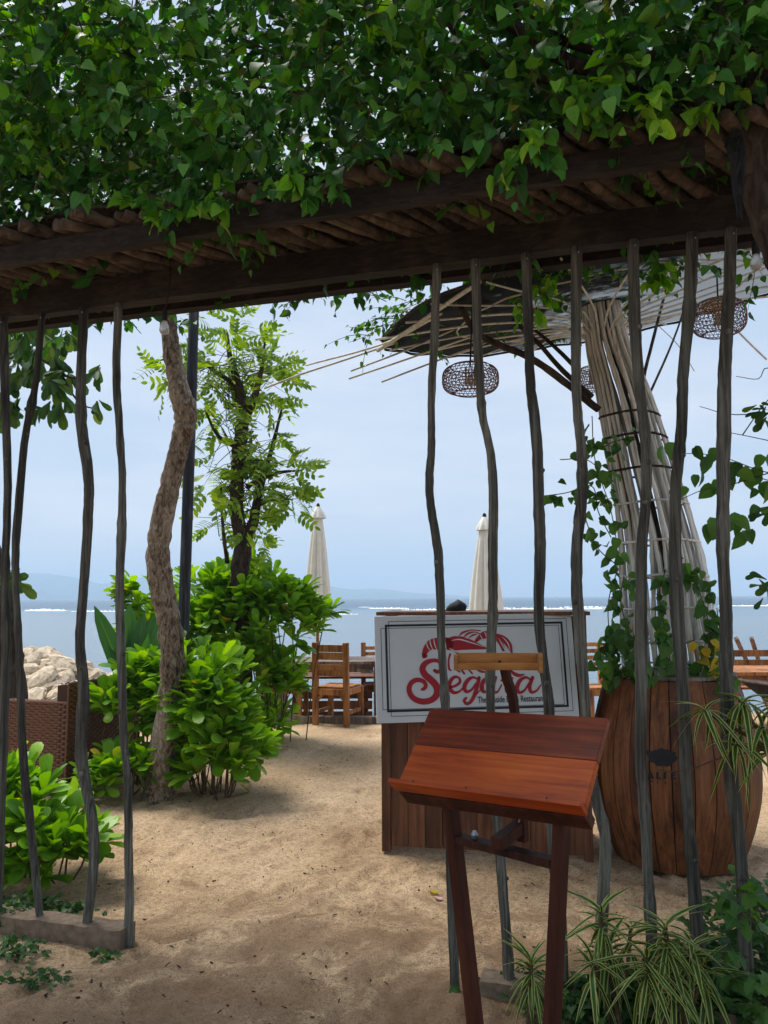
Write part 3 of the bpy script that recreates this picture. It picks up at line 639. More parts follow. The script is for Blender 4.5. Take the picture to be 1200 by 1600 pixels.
def on(a, b, py_frac): return a+(b-a)*py_frac
ca = on(LLt, LL0, .13)+np.array([0, 0, 0]); cb = on(RLt, RL0, .135); z_ = (ca[2]+cb[2])/2; ca[2] = cb[2] = z_
m_ = MB(); m_.bar(ca+U_*.019, cb-U_*.019, .045, .02, np.cross(U_, [0, 0, 1])); m_.build('crossbar', M_stand, ms, bevel=.002)
mid = ca+(cb-ca)*.52; nv = np.array([-U_[1], U_[0], 0])
m_ = MB(); m_.bar(mid-nv*.05+np.array([0, 0, .028]), mid+nv*.08+np.array([0, 0, .05]), .034, .03, U_); m_.build('block', M_stand, ms, bevel=.002)
MB().tube(cr([mid+nv*.05+np.array([0, 0, .02]), mid+nv*.052+np.array([.01, 0, .07]), mid+nv*.05+np.array([.03, 0, .075]), mid+nv*.05+np.array([.05, 0, .09])], 5), .0025, 5).build('wire', M_metal, ms)
m_ = MB(); m_.bar(mid+nv*.06+np.array([.012, 0, .01]), mid+nv*.06+np.array([.012, 0, .19]), .026, .02, U_); m_.build('support', M_stand, ms)
MB().tube([ca+U_*.07+np.array([0, 0, z]) for z in (.01, .02, .03)], [.008, .011, .006], 8).build('bolt', M_metal, ms)
# curved arm with the small clamp head
pA = [W(803, 1250, 2.30), W(806, 1150, 2.34), W(801, 1090, 2.34), W(792, 1060, 2.33), W(786, 1030, 2.32)]
P = cr(pA, 5); m_ = MB()
for i in range(len(P)-1): m_.bar(P[i], P[i+1]+(P[i+1]-P[i])*.1, .024, .018, U_)
m_.build('arm', M_stand, ms)
hp = W(777, 1033, 2.28); Hr = np.array([math.cos(-.12), math.sin(-.12), 0]); 
m_ = MB(); m_.bar(hp-Hr*.112+np.array([0, .0, .008]), hp+Hr*.112+np.array([0, 0, .008]), .03, .02, (0, 0, 1)); m_.build('clamp_bar', M_clip, ms, bevel=.002)
m_ = MB(); m_.bar(hp-Hr*.112+np.array([0, -.018, -.013]), hp+Hr*.112+np.array([0, -.018, -.013]), .02, .022, (0, 0, 1)); m_.build('clamp_bar', M_clip, ms, bevel=.002)
for s, h in ((-1, .036), (1, .048)):
    m_ = MB(); m_.bar(hp+Hr*s*.1185+np.array([0, -.01, h/2+.0]), hp+Hr*s*.1185+np.array([0, -.01, -h/2-.006]), .012, .036, Hr); m_.build('end_block', M_clip, ms, bevel=.001)
MB().tube([hp+np.array([.005, -.012, -.002]), hp+np.array([.005, -.0, .0])], .005, 8).build('bolt', M_black, ms)

# ------------------------------------------------------------------ host counter with sign
ct = thing('host_counter', 'wooden plank counter carrying the white restaurant sign', 'counter', (.65, 5.0, 0))
cL = G(597, 1330); cR = G(928, 1347); cu = (cR-cL); cw = np.linalg.norm(cu); cu /= cw; cn = np.array([-cu[1], cu[0], 0])
def cp(u, d, z): return cL+cu*u+cn*d+np.array([0, 0, z])
np_ = 11; pw = (cw-.1)/np_
for i in range(np_):
    u0 = .055+i*pw; m_ = MB(); dd = .012+random.uniform(0, .004)
    m_.bar(cp(u0+pw/2, dd, .03), cp(u0+pw/2, dd, .755), pw-.003, .018, cu); m_.build('plank', M_plank, ct, bevel=.0015)
MB().bar(cp(cw/2, .034, .04), cp(cw/2, .034, .75), cw-.12, .014, cu).build('backing_board', M_plank, ct)
for u in (.026, cw-.026):
    m_ = MB(); m_.bar(cp(u, .018, 0), cp(u, .018, 1.40 if u > .5 else .765), .052, .05, cu); m_.build('corner_post', M_plank, ct, bevel=.002)
for i in range(4):
    m_ = MB(); m_.bar(cp(.012, .1+i*.125, .03), cp(.012, .1+i*.125, 1.385), .12, .018, cn); m_.build('side_plank', M_plank, ct)
    m_ = MB(); m_.bar(cp(cw-.012, .1+i*.125, .03), cp(cw-.012, .1+i*.125, 1.385), .12, .018, cn); m_.build('side_plank', M_plank, ct)
m_ = MB(); m_.box(cp(cw/2, .31, .77), (cw-.05, .5, .02), Matrix.Rotation(math.atan2(cu[1], cu[0]), 3, 'Z')); m_.build('shelf', M_plank, ct)
m_ = MB(); m_.bar(cp(cw/2, .075, .79), cp(cw/2, .075, 1.385), cw-.1, .018, cu); m_.build('front_panel', M_plank, ct)
m_ = MB(); m_.box(cp(cw/2, .25, 1.402), (cw+.04, .62, .022), Matrix.Rotation(math.atan2(cu[1], cu[0]), 3, 'Z')); m_.build('countertop', M_plank, ct, bevel=.003)
m_ = MB(); m_.bar(cp(.03, -.004, .775), cp(cw-.055, -.004, .775), .03, .02, (0, 0, 1)); m_.build('ledge', M_plank, ct)

SS = .968; SC = np.array([.5435*SS, 4.7176*SS, 1.5-(1.5-1.0914)*SS]); SM = np.array(Matrix.Rotation(.1064, 3, 'Z') @ Matrix.Rotation(-.1209, 3, 'X') @ Matrix.Rotation(-.0096, 3, 'Y'))
sg = thing('restaurant_sign', 'white sign with red lobster and script lettering on the wooden counter', 'sign', tuple(SC))
m_ = MB(); m_.box(SC+SM@np.array([0, .012, 0]), (1.2*SS, .022, .6118*SS), SM); m_.build('board', M_white, sg, bevel=.002)
def sloc(px, py):                                       # pixel of the photograph -> coordinates on the sign's face
    d = ray(px, py); n_ = SM[:, 1]; o_ = np.array([0, 0, CAMH]); t = ((SC-o_)@n_)/(d@n_); q = SM.T@(o_+d*t-SC); return q[0], q[2]
def splane(poly, nm, mat, off, th=.0012):               # polygons in sign coordinates -> thin raised print
    m_ = MB()
    for V2, f in poly:
        V3 = [SC+SM@np.array([a, -off, b]) for a, b in V2]; m_.add(V3, f)
    return m_.build(nm, mat, sg)
def rect_line(x0, z0, x1, z1, w):
    r = []
    x0, z0, x1, z1 = (q*SS for q in (x0, z0, x1, z1))
    for (a, b, c, d) in ((x0, z0, x1, z0+w), (x0, z1-w, x1, z1), (x0, z0+w, x0+w, z1-w), (x1-w, z0+w, x1, z1-w)):
        r.append(([(a, b), (c, b), (c, d), (a, d)], [(0, 1, 2, 3)]))
    return r
splane(rect_line(-.54, -.246, .54, .256, .012), 'thick_border', M_black, .0015)
splane(rect_line(-.565, -.232, .515, .236, .0028), 'thin_border', M_black, .002)
splane(rect_line(-.518, -.27, .565, .275, .0028), 'thin_border', M_black, .0025)
def zp(x, y): return 620+x/4.8, 970+y/4.8
def ribbon(pts):
    P = cr(np.array([[*sloc(*zp(a, b)), w*1.0/4.8*4.75/F] for a, b, w in pts]), 7); q = P[:, :2]; T = np.gradient(q, axis=0); T /= np.linalg.norm(T, axis=1)[:, None]+1e-9
    N = np.stack([-T[:, 1], T[:, 0]], 1); w = np.maximum(P[:, 2:3], .001)/2; V = []
    for i in range(len(q)): V += [tuple(q[i]+N[i]*w[i]), tuple(q[i]-N[i]*w[i])]
    f = [(2*i, 2*i+1, 2*i+3, 2*i+2) for i in range(len(q)-1)]; n = len(V)
    for e in (0, len(q)-1):                             # round ends
        c = len(V); V.append(tuple(q[e])); m = 10
        for k in range(m): a = 2*math.pi*k/m; V.append((q[e][0]+math.cos(a)*w[e][0], q[e][1]+math.sin(a)*w[e][0]))
        f += [(c, c+1+k, c+1+(k+1) % m) for k in range(m)]
    return V, f
letters = {
 'letter_s': [[(283, 372, 22), (300, 382, 26), (330, 372, 26), (338, 335, 26), (310, 302, 26), (265, 298, 28), (215, 318, 38), (192, 360, 44), (212, 405, 46), (258, 445, 48), (298, 495, 50), (300, 550, 48), (262, 592, 42), (200, 606, 42), (140, 590, 40), (103, 553, 38), (92, 505, 36), (112, 462, 34), (155, 443, 32), (200, 455, 30), (217, 485, 28), (205, 508, 26), (188, 515, 18)]],
 'letter_e': [[(392, 500, 18), (440, 487, 18), (474, 458, 20), (462, 425, 16), (428, 424, 22), (398, 460, 28), (396, 505, 30), (425, 538, 24), (465, 532, 16), (500, 500, 10)]],
 'letter_g': [[(608, 438, 12), (570, 424, 18), (528, 450, 28), (506, 500, 30), (524, 532, 22), (562, 515, 16), (594, 470, 14)], [(618, 425, 22), (602, 490, 28), (583, 555, 28), (553, 608, 24), (522, 622, 22), (505, 598, 20), (520, 578, 16)], [(590, 560, 8), (625, 520, 8), (650, 500, 8)]],
 'letter_a': [[(725, 440, 12), (690, 424, 18), (652, 450, 28), (636, 500, 30), (654, 533, 22), (690, 515, 16), (720, 470, 12)], [(740, 425, 24), (722, 490, 28), (732, 535, 22), (760, 528, 12), (785, 480, 10)], [(1002, 440, 12), (965, 424, 18), (922, 450, 28), (900, 505, 32), (920, 538, 22), (958, 520, 16), (990, 470, 12)], [(1018, 425, 24), (996, 490, 28), (1008, 535, 22), (1050, 522, 14), (1080, 480, 8)]],
 'letter_r': [[(785, 450, 14), (800, 428, 18), (806, 452, 22), (840, 450, 22), (866, 430, 16)], [(838, 450, 18), (822, 500, 28), (830, 538, 20), (868, 520, 10)]]}
for nm, strokes in letters.items(): splane([ribbon(s) for s in strokes], nm, M_red, .0022)
def polyfill(pts): 
    q = [sloc(*zp(a, b)) for a, b in pts]; c = tuple(np.mean(q, axis=0)); n = len(q); return [c]+q, [(0, 1+i, 1+(i+1) % n) for i in range(n)]
body = [polyfill([(368, 165), (385, 128), (430, 114), (490, 118), (560, 142), (640, 185), (695, 212), (640, 214), (560, 216), (490, 218), (430, 224), (380, 218)]),
        ribbon([(208, 262, 26), (212, 232, 40), (232, 200, 54), (262, 178, 72), (300, 172, 84), (345, 172, 90), (385, 170, 84)])]
body += [ribbon([(192, 245, 10), (200, 275, 14), (228, 262, 8)]), ribbon([(205, 250, 20), (215, 270, 18)])]
for s in [[(470, 112, 6), (495, 88, 14), (560, 70, 8), (625, 74, 8)], [(505, 120, 6), (530, 98, 14), (580, 84, 8), (620, 96, 6)], [(540, 128, 5), (570, 108, 12), (600, 100, 6)],
          [(595, 150, 22), (628, 118, 34), (660, 95, 34), (690, 100, 36), (715, 85, 26)], [(640, 130, 16), (680, 118, 22)], [(715, 100, 24), (755, 112, 30), (805, 140, 44), (842, 185, 40), (862, 235, 14)],
          [(740, 130, 14), (780, 170, 30), (800, 220, 20)], [(560, 180, 4), (640, 195, 4), (700, 225, 3)], [(400, 250, 14), (388, 300, 12), (392, 360, 14), (410, 372, 8)], [(440, 362, 12), (470, 382, 12)], [(470, 345, 12), (505, 395, 14)], [(520, 345, 12), (565, 395, 12)],
          [(590, 360, 6), (630, 380, 16), (680, 385, 12)], [(855, 375, 14), (885, 400, 26), (920, 410, 22), (955, 402, 8)], [(840, 250, 10), (850, 320, 14), (860, 380, 14)], [(425, 225, 8), (470, 255, 18), (520, 300, 20), (560, 340, 14)]]: body.append(ribbon(s))
splane(body, 'lobster', M_red, .0022)
gaps = [ribbon(s) for s in [[(222, 150, 3), (228, 190, 7), (250, 225, 3)], [(248, 135, 3), (252, 175, 8), (272, 222, 3)], [(276, 128, 3), (282, 172, 8), (300, 222, 3)], [(320, 122, 3), (322, 172, 8), (336, 222, 3)], [(356, 120, 3), (362, 170, 8), (372, 222, 3)],
        [(410, 148, 2), (470, 140, 8), (560, 165, 7), (650, 195, 2)], [(620, 100, 2), (635, 125, 6), (650, 150, 2)], [(655, 80, 2), (665, 100, 6), (675, 130, 2)], [(790, 120, 2), (830, 165, 7), (850, 225, 2)], [(765, 135, 2), (790, 180, 7), (812, 225, 2)], [(395, 205, 3), (430, 226, 9), (455, 240, 3)]]]
splane(gaps, 'lobster_highlight', M_white, .003)
def text(s, sx, px0, py0, px1, h, mat, nm, parent, c0, cM, off, bold=False):
    cu_ = bpy.data.curves.new(nm, 'FONT'); cu_.body = s; cu_.size = h; cu_.offset = .0006 if bold else 0
    ob = bpy.data.objects.new(nm, cu_); C.objects.link(ob); dg = bpy.context.evaluated_depsgraph_get(); me = bpy.data.meshes.new_from_object(ob.evaluated_get(dg))
    bpy.data.objects.remove(ob); v = np.zeros(len(me.vertices)*3); me.vertices.foreach_get('co', v); v = v.reshape(-1, 3)
    v[:, 0] *= sx/(v[:, 0].max()-v[:, 0].min()); x0, z0 = (px0, py0)
    w = np.stack([x0+v[:, 0], np.full(len(v), -off), z0+v[:, 1]], 1) @ cM.T + c0 - org(parent)
    me.vertices.foreach_set('co', w.astype(np.float32).ravel()); me.update(); me.materials.clear()
    return link(nm, me, parent, mat)
x0, z0 = sloc(*zp(608, 616)); x1, _ = sloc(*zp(1112, 622))
text('The Seaside Bar & Restaurant', x1-x0, x0, z0, 0, .05, M_black, 'lettering', sg, SC, SM, .0022, True)

cap = thing('black_hat', 'crumpled black cap or cloth lying on the counter above the sign', 'cap', tuple(W(712, 955, 4.95)))
m_ = MB(); rings = []
cc = W(712, 956, 4.92); cc[2] = 1.415
V = []; n = 16
for i, (z, rx, ry) in enumerate([(0, .062, .05), (.018, .066, .055), (.036, .055, .048), (.05, .036, .034), (.057, .012, .012)]):
    for k in range(n): a = 2*math.pi*k/n; V.append(cc+np.array([math.cos(a)*rx*(1+.1*math.sin(3*a+i)), math.sin(a)*ry, z*(1+.12*math.sin(5*a))+.01*math.cos(a)*(i > 0)]))
m_.add(V, [(i*n+k, i*n+(k+1) % n, (i+1)*n+(k+1) % n, (i+1)*n+k) for i in range(4) for k in range(n)]+[tuple(4*n+k for k in range(n))]); m_.build('crown', M_blackcloth, cap, None, True)
m_ = MB(); m_.add([cc+np.array(p) for p in [(-.05, -.04, .005), (-.11, -.03, .0), (-.13, 0, .002), (-.1, .035, .0), (-.05, .03, .006), (-.09, 0, .012)]], [(0, 1, 5), (1, 2, 5), (2, 3, 5), (3, 4, 5), (4, 0, 5)]); ob = m_.build('brim', M_blackcloth, cap)

# ------------------------------------------------------------------ barrel planter and bamboo parasol
BX, BY = 1.70, 4.78
br = thing('barrel_planter', 'large wooden barrel planter with black printed mark and lettering', 'planter', (BX, BY, 0))
BRP = (np.linspace(0, 1, 25), np.interp(np.linspace(0, 1, 25), [0, .1, .2, .32, .45, .55, .68, .8, .9, 1], [.352, .395, .43, .46, .475, .474, .457, .43, .402, .37]))
def brad(z):
    return float(np.interp(z/1.03, BRP[0], BRP[1]))
ns = 26
for i in range(ns):
    a0 = 2*math.pi*(i+.022+.01*random.random())/ns; a1 = 2*math.pi*(i+.978-.01*random.random())/ns; V = []; nz_ = 12; top = 1.03+random.uniform(-.006, .006); dr = random.uniform(-.0015, .0015)
    for k in range(nz_+1):
        z = top*k/nz_; r = brad(z)+dr
        for rr, aa in ((r, a0), (r, a1), (r-.024, a1), (r-.024, a0)): V.append((BX+math.cos(aa)*rr, BY+math.sin(aa)*rr, z))
    f = [(3, 2, 1, 0), tuple(nz_*4+q for q in range(4))]
    for k in range(nz_):
        for q in range(4): f.append((k*4+q, k*4+(q+1) % 4, k*4+4+(q+1) % 4, k*4+4+q))
    MB().add(V, f).build('stave', M_barrel, br)
def ring(r0, r1, z0, z1, nm, mat, parent, cx=BX, cy=BY, n=48):
    V = []; f = []
    for k in range(n):
        a = 2*math.pi*k/n
        for r, z in ((r1, z0), (r1, z1), (r0, z1), (r0, z0)): V.append((cx+math.cos(a)*r, cy+math.sin(a)*r, z))
    for k in range(n):
        for q in range(4): f.append((k*4+q, ((k+1) % n)*4+q, ((k+1) % n)*4+(q+1) % 4, k*4+(q+1) % 4))
    return MB().add(V, f).build(nm, mat, parent)
ring(.30, .372, 1.034, 1.052, 'rim', M_grey, br)
m_ = MB(); m_.tube([(BX, BY, .9), (BX, BY, .98)], [.33, .32], 24); m_.build('soil', M_dbark, br)
# dark bung mark and lettering printed on the staves
def bpt(px, py, off=.0035):                               # point on the barrel's front surface
    d = ray(px, py); o_ = np.array([0, 0, CAMH]); t = 3.0
    for _ in range(60):
        p = o_+d*t; r = math.hypot(p[0]-BX, p[1]-BY); g = r-(brad(min(max(p[2], 0), 1.03))+off); t += g*.6
    return o_+d*t
outl = [(1009, 1173), (1014, 1172), (1016, 1174.5), (1023, 1172), (1029, 1170.5), (1034, 1168.5), (1038, 1171), (1046, 1172), (1050, 1175), (1057, 1176), (1055, 1180), (1059, 1184), (1056, 1190), (1050, 1191), (1049, 1195), (1042, 1198), (1037, 1195.5), (1033, 1197), (1025, 1196), (1022, 1192), (1014, 1190), (1015, 1184), (1011, 1180)]
cpx = np.mean(outl, axis=0); V = [bpt(*cpx)]
for fr in (.5, 1.0):
    for q in outl:
        u = cpx+(np.array(q)-cpx)*fr; V.append(bpt(*u))
n = len(outl); f = [(0, 1+i, 1+(i+1) % n) for i in range(n)]+[(1+i, 1+n+i, 1+n+(i+1) % n, 1+(i+1) % n) for i in range(n)]
MB().add(V, f).build('burnt_mark', M_black, br)
def bstrokes(segs, nm):
    m_ = MB()
    for (a, b, c, d, w) in segs:
        w *= 1.3; q0 = np.array([a, b], float); q1 = np.array([c, d], float); t = q1-q0; t /= np.linalg.norm(t); nn = np.array([-t[1], t[0]])*w/2
        ks = np.linspace(0, 1, 4); V = []
        for k in ks: p = q0+(q1-q0)*k; V += [bpt(*(p+nn)), bpt(*(p-nn))]
        m_.add(V, [(2*i, 2*i+1, 2*i+3, 2*i+2) for i in range(3)])
    return m_.build(nm, M_black, br)
bstrokes([(1013, 1217, 1016, 1206, 2.4), (1016, 1206, 1020, 1217, 2.4), (1014.5, 1213.5, 1018.5, 1213.5, 1.6), (1027, 1206, 1027, 1217, 2.6), (1027, 1216.6, 1032, 1216.6, 1.8), (1039, 1206, 1039, 1217, 2.8), (1050, 1206, 1050, 1217, 2.6), (1050, 1206.8, 1056, 1206.8, 1.8), (1050, 1211.6, 1055, 1211.6, 1.6), (1050, 1216.6, 1056, 1216.6, 1.8),
          (1016, 1220, 1021, 1222, 1.5), (1028, 1220, 1027, 1224, 1.5), (1040, 1221, 1040, 1225, 1.4), (1055, 1222, 1056, 1227, 1.4)], 'lettering')

bp_ = thing('bamboo_parasol', 'tree-like bamboo parasol with dark shade cloth rising from the wooden barrel', 'parasol', (BX, BY, .98))
axis_pts = np.array([W(1052, 1075, BY), W(1044, 1000, BY), W(1036, 900, BY), W(1024, 820, BY), W(1000, 720, BY), W(975, 620, BY), W(950, 540, BY), W(938, 470, BY), W(936, 430, BY)])
wid = np.array([142, 138, 128, 112, 98, 82, 66, 56, 60])/2/F*BY
AX = cr(axis_pts, 6); WD = np.interp(np.arange(len(AX))/6, np.arange(len(wid)), wid)
ncul = 60
for i in range(ncul):
    tw = random.uniform(-.12, .2); a0 = 2*math.pi*i/ncul+random.uniform(-.06, .06); lay = 1.0 if i % 3 else .8; P = []; n = len(AX)
    wob = random.random()*6
    for k in range(n):
        t = k/(n-1); a = a0+tw*t+.1*math.sin(t*6+wob); r = WD[k]*lay
        P.append(AX[k]+np.array([math.cos(a)*r, math.sin(a)*r*.9, 0])+rng.normal(0, .0012, 3))
    rr = .0105*(1-.25*np.linspace(0, 1, n))*(1+.25*(np.arange(n) % 7 == 0))*random.uniform(.8, 1.25)
    MB().tube(P, rr, 7).build('culm', M_bamboo2 if i in (7, 33) else M_bamboo, bp_, None, True)
for py in (650, 685, 740, 795, 850, 905, 955, 1000, 1040):
    zt = W(1000, py, BY)[2]; k = int(np.argmin(np.abs(AX[:, 2]-zt))); a = np.linspace(0, 2*math.pi, 21)
    P = [AX[k]+np.array([math.cos(t)*(WD[k]+.012), math.sin(t)*(WD[k]*.9+.012), .006*math.sin(3*t)]) for t in a]
    MB().tube(P, .0075, 5).build('binding', M_bamboo if py > 760 else M_dbark, bp_, None, True)
MB().tube(cr([AX[0]+np.array([0, 0, -.1]), AX[14], AX[30], AX[-1]], 6), [.03]*19, 8).build('core_post', M_dbark, bp_, None, True)
HX, HY, HZ = AX[-3]
def canz(x, y, r=None):
    return 3.31+(x-HX)*.15+(y-HY)*.13
RC = 1.38; nr = 22; hub = AX[-4]
def rimr(a): return RC*(1+.02*math.sin(a*7))
for i in range(nr):
    a = 2*math.pi*(i+.3*random.random())/nr; rr = rimr(a); ext = random.choice([-.04, -.02, .05]) if 2.4 < a < 3.9 else random.choice([-.1, 0, 0, .05]); P = []
    if 5.35 < a < 5.45: ext = .4
    for t in np.linspace(0, 1, 9):
        r = .07+(rr+ext-.07)*t; x = HX+math.cos(a)*r; y = HY+math.sin(a)*r; z = 3.17+(canz(x, y)-3.17-.014)*min(1, (t*1.5))**.7; P.append((x, y, z+.006*math.sin(t*5+i)))
    P[0] = (HX+math.cos(a)*.09, HY+math.sin(a)*.09, 3.08+.06*random.random())
    MB().tube(cr(P, 2), .0062*random.uniform(.8, 1.2), 6).build('rib', M_bamboo, bp_, None, True)
V = []; f = []; nr2, na = 8, 72
for k in range(nr2+1):
    for i in range(na):
        a = 2*math.pi*i/na; r = (.06+(rimr(a)-.06)*k/nr2)*(1-.025*(k == nr2)*abs(math.sin(a*nr/2))); x = HX+math.cos(a)*r; y = HY+math.sin(a)*r
        V.append((x, y, canz(x, y)+.012+.012*math.sin(a*nr/2)**2*k/nr2))
for k in range(nr2):
    for i in range(na): f.append((k*na+i, (k+1)*na+i, (k+1)*na+(i+1) % na, k*na+(i+1) % na))
MB().add(V, f).build('shade_cloth', M_shade, bp_, None, True)
for k in (nr2, 5):
    P = [np.array(V[k*na+i % na])+np.array([0, 0, -.012]) for i in range(na+1)]; MB().tube(P, .009 if k == nr2 else .006, 6, False).build('hoop', M_dbark if k == nr2 else M_bamboo, bp_, None, True)
def strut(pts, r, mat=M_dbark, nm='strut'):
    P = cr([W(a, b, c) for a, b, c in pts], 5); MB().tube(P, np.linspace(r, r*.7, len(P)), 7, j=.05).build(nm, mat, bp_, None, True)
strut([(935, 640, BY-.1), (880, 595, 4.6), (830, 560, 4.5), (790, 543, 4.4), (745, 520, 4.3), (720, 480, 4.2)], .024, M_dbark)
strut([(925, 620, BY-.1), (880, 580, 4.75), (840, 535, 4.8), (800, 500, 4.8)], .018, M_dbark)
strut([(905, 580, BY), (870, 545, 4.95), (830, 510, 5.0), (800, 480, 5.1)], .015, M_dbark)
strut([(1003, 640, BY), (1006, 590, 4.75), (1018, 540, 4.8), (1036, 470, 4.85), (1048, 420, 4.9)], .012, M_post)
strut([(1015, 615, BY), (1040, 560, 4.9), (1060, 510, 5.0), (1078, 450, 5.0)], .008, M_post)
# loose pale canes sticking out past the rim on the left
for pts, r in [([(690, 490, 4.1), (600, 537, 4.6), (478, 571, 5.0)], .007), ([(620, 535, 4.9), (540, 562, 5.0), (470, 585, 5.1), (413, 607, 5.2)], .008),
               ([(720, 510, 4.9), (640, 545, 4.9), (548, 580, 4.9)], .007), ([(740, 525, 4.9), (640, 560, 4.9), (545, 592, 4.9)], .007), ([(760, 535, 4.95), (680, 565, 5.0), (596, 597, 5.0)], .007), ([(750, 440, 3.7), (690, 480, 4.05), (640, 515, 4.35), (590, 548, 4.7)], .014), ([(1150, 515, 5.3), (1175, 540, 5.3), (1198, 562, 5.3)], .008), ([(1030, 510, 5.0), (1060, 540, 5.0), (1085, 580, 5.0)], .003)]:
    P = cr([W(*q) for q in pts], 5); MB().tube(P, r*.85, 6).build('loose_cane', M_edge if r > .013 else M_bamboo, bp_, None, True)
MB().tube([W(1055, 760, 4.9), W(1098, 895, 5.0), W(1120, 1040, 5.2)], .0025, 4).build('guy_wire', M_metal, bp_)

cv = thing('creeper_on_parasol', 'heart-leaved creeper with a few yellow leaves climbing the bamboo parasol stem', 'vine', (BX, BY, 1.0))
def hang(root, pts, n, size, mat=M_heart, temps=HEART, nmax=80, tw=.003, j=.03):
    P = cr([W(*q) for q in pts], 8); MB().tube(P, tw, 4, False).build('stem', M_twig, root)
    k = rng.integers(0, len(P), n); pos = P[k]+rng.normal(0, j, (n, 3)); D = rng.normal(0, .6, (n, 3))+np.array([0, -.35, -.7])
    up = np.tile([0, -1.0, .5], (n, 1)); foliage(root, temps, frames(pos, D, size*rng.uniform(.6, 1.2, n), up, .55), mat, nmax)
hang(cv, [(960, 1060, 4.5), (950, 950, 4.45), (965, 880, 4.4), (955, 800, 4.45), (930, 720, 4.5), (925, 650, 4.6)], 50, 0.076)
hang(cv, [(955, 840, 4.4), (935, 800, 4.4), (925, 760, 4.4), (885, 770, 4.45), (850, 775, 4.45)], 28, 0.065)
hang(cv, [(960, 760, 4.5), (920, 720, 4.4), (875, 718, 4.4)], 15, 0.065)
hang(cv, [(940, 700, 4.4), (960, 690, 4.4), (990, 683, 4.4)], 11, 0.076)
hang(cv, [(960, 880, 4.4), (930, 850, 4.4), (905, 780, 4.4)], 18, 0.068)
hang(cv, [(1110, 1060, 4.45), (1110, 990, 4.45), (1095, 930, 4.45), (1075, 890, 4.45), (1060, 880, 4.5)], 64, 0.076)
hang(cv, [(1050, 1050, 4.35), (1040, 990, 4.35), (1030, 930, 4.4), (1040, 890, 4.4)], 43, 0.084)
hang(cv, [(1000, 1050, 4.35), (975, 1010, 4.35), (950, 1000, 4.4), (940, 1050, 4.4)], 57, 0.084)
hang(cv, [(950, 1060, 4.5), (990, 1046, 4.5), (1060, 1044, 4.5), (1130, 1046, 4.5)], 43, 0.076)
hang(cv, [(985, 1000, 4.4), (970, 940, 4.4), (975, 900, 4.4)], 36, 0.068)
hang(cv, [(1118, 1040, 4.4), (1108, 1000, 4.4), (1118, 960, 4.4)], 11, 0.076, M_yellow)
hang(cv, [(1060, 1010, 4.35), (1085, 1000, 4.3)], 2, 0.068, M_yellow)
hang(cv, [(1135, 1060, 4.4), (1128, 1010, 4.4), (1120, 950, 4.45)], 21, 0.065)
hang(cv, [(1130, 1060, 4.35), (1142, 1090, 4.3), (1148, 1110, 4.3)], 4, 0.053)
tv = thing('creeper_on_canopy', 'sparse creeper trailing over the top of the dark shade cloth', 'vine', (HX, HY, HZ))
n = 200; a = rng.uniform(0, 6.28, n); r = RC*np.sqrt(rng.uniform(0, .95, n)); S = np.stack([HX+np.cos(a)*r, HY+np.sin(a)*r, 0*a], 1); S[:, 2] = canz(S[:, 0], S[:, 1])+.05
S = S[(S[:, 0] < HX+.35)]
twigs(tv, S, rng.normal(0, 1, S.shape)*np.array([1, 1, .1])+np.array([0, 0, .25]), rng.uniform(.12, .24, len(S)), 4, .052, M_vine, HEART, 150)
for px, py in [(615, 480), (640, 475), (600, 500), (660, 470), (580, 515), (630, 500)]:
    cluster(tv, W(px, py, 4.75), 4, (.05, .05, .03), (-.6, 0, .2), .25, .04, M_vine, HEART, 40)

# lamps
def lamp(px, py, Yd, wpx, hpx, topx, topy, lab, pale=False):
    c = W(px, py, Yd); R_ = wpx/2/F*Yd; H_ = hpx/2/F*Yd; o = thing('wicker_lamp', lab, 'hanging lamp', tuple(c), None)
    tp = W(topx, topy, Yd); MB().tube([tp, c+np.array([0, 0, H_*.9])], .005, 6).build('cord', M_black, o)
    def sp(u, v):                                       # u angle, v -1..1 superellipse profile
        z = v*H_; r = R_*(1-abs(v)**3.2)**(1/2.8) if abs(v) < 1 else 0
        return c+np.array([math.cos(u)*r, math.sin(u)*r, z])
    m_ = MB()
    for s in (-1, 1):
        for k in range(36):
            P = [sp(2*math.pi*k/36+s*v*.32, v) for v in np.linspace(-.93, .86, 12)]; m_.tube(P, .0019, 3, False)
    m_.build('weave', M_cane, o, 'stuff')
    for v in (-.93, -.7, -.5, -.3, -.1, .1, .3, .5, .7, .86):
        P = [sp(u, v) for u in np.linspace(0, 2*math.pi, 33)]; MB().tube(P, .0035 if abs(v) > .8 else .0022, 4, False).build('hoop', M_cane, o)
    if pale:
        m2 = MB()
        for s in (-1, 1):
            for k in range(20):
                P = [c+np.array([math.cos(2*math.pi*k/20+s*t*.5)*R_*(.25+.38*t), math.sin(2*math.pi*k/20+s*t*.5)*R_*(.25+.38*t), H_*(1.02-.35*t)]) for t in np.linspace(0, 1, 6)]; m2.tube(P, .004, 3, False)
        m2.build('crown_weave', M_cane2, o, 'stuff')
    m3 = MB()
    for k in range(10):
        a = 2*math.pi*k/10; m3.tube([c+np.array([math.cos(a)*R_*.18, math.sin(a)*R_*.18, z*H_]) for z in (-.45, .2, .85)], .003, 3, False)
    m3.build('inner_cage', M_cane2, o, 'stuff')
    MB().tube([c+np.array([0, 0, z*H_]) for z in (.3, .15, -.2, -.4, -.5)], [.01, .016, .02, .012, .002], 10).build('bulb', M_glass, o, None, True)
lamp(735, 593, 4.25, 90, 48, 738, 470, 'flattened oval wicker lamp hanging left of the bamboo stem')
lamp(1123, 497, 4.3, 84, 58, 1119, 395, 'wicker lamp with pale woven crown hanging at the right', True)
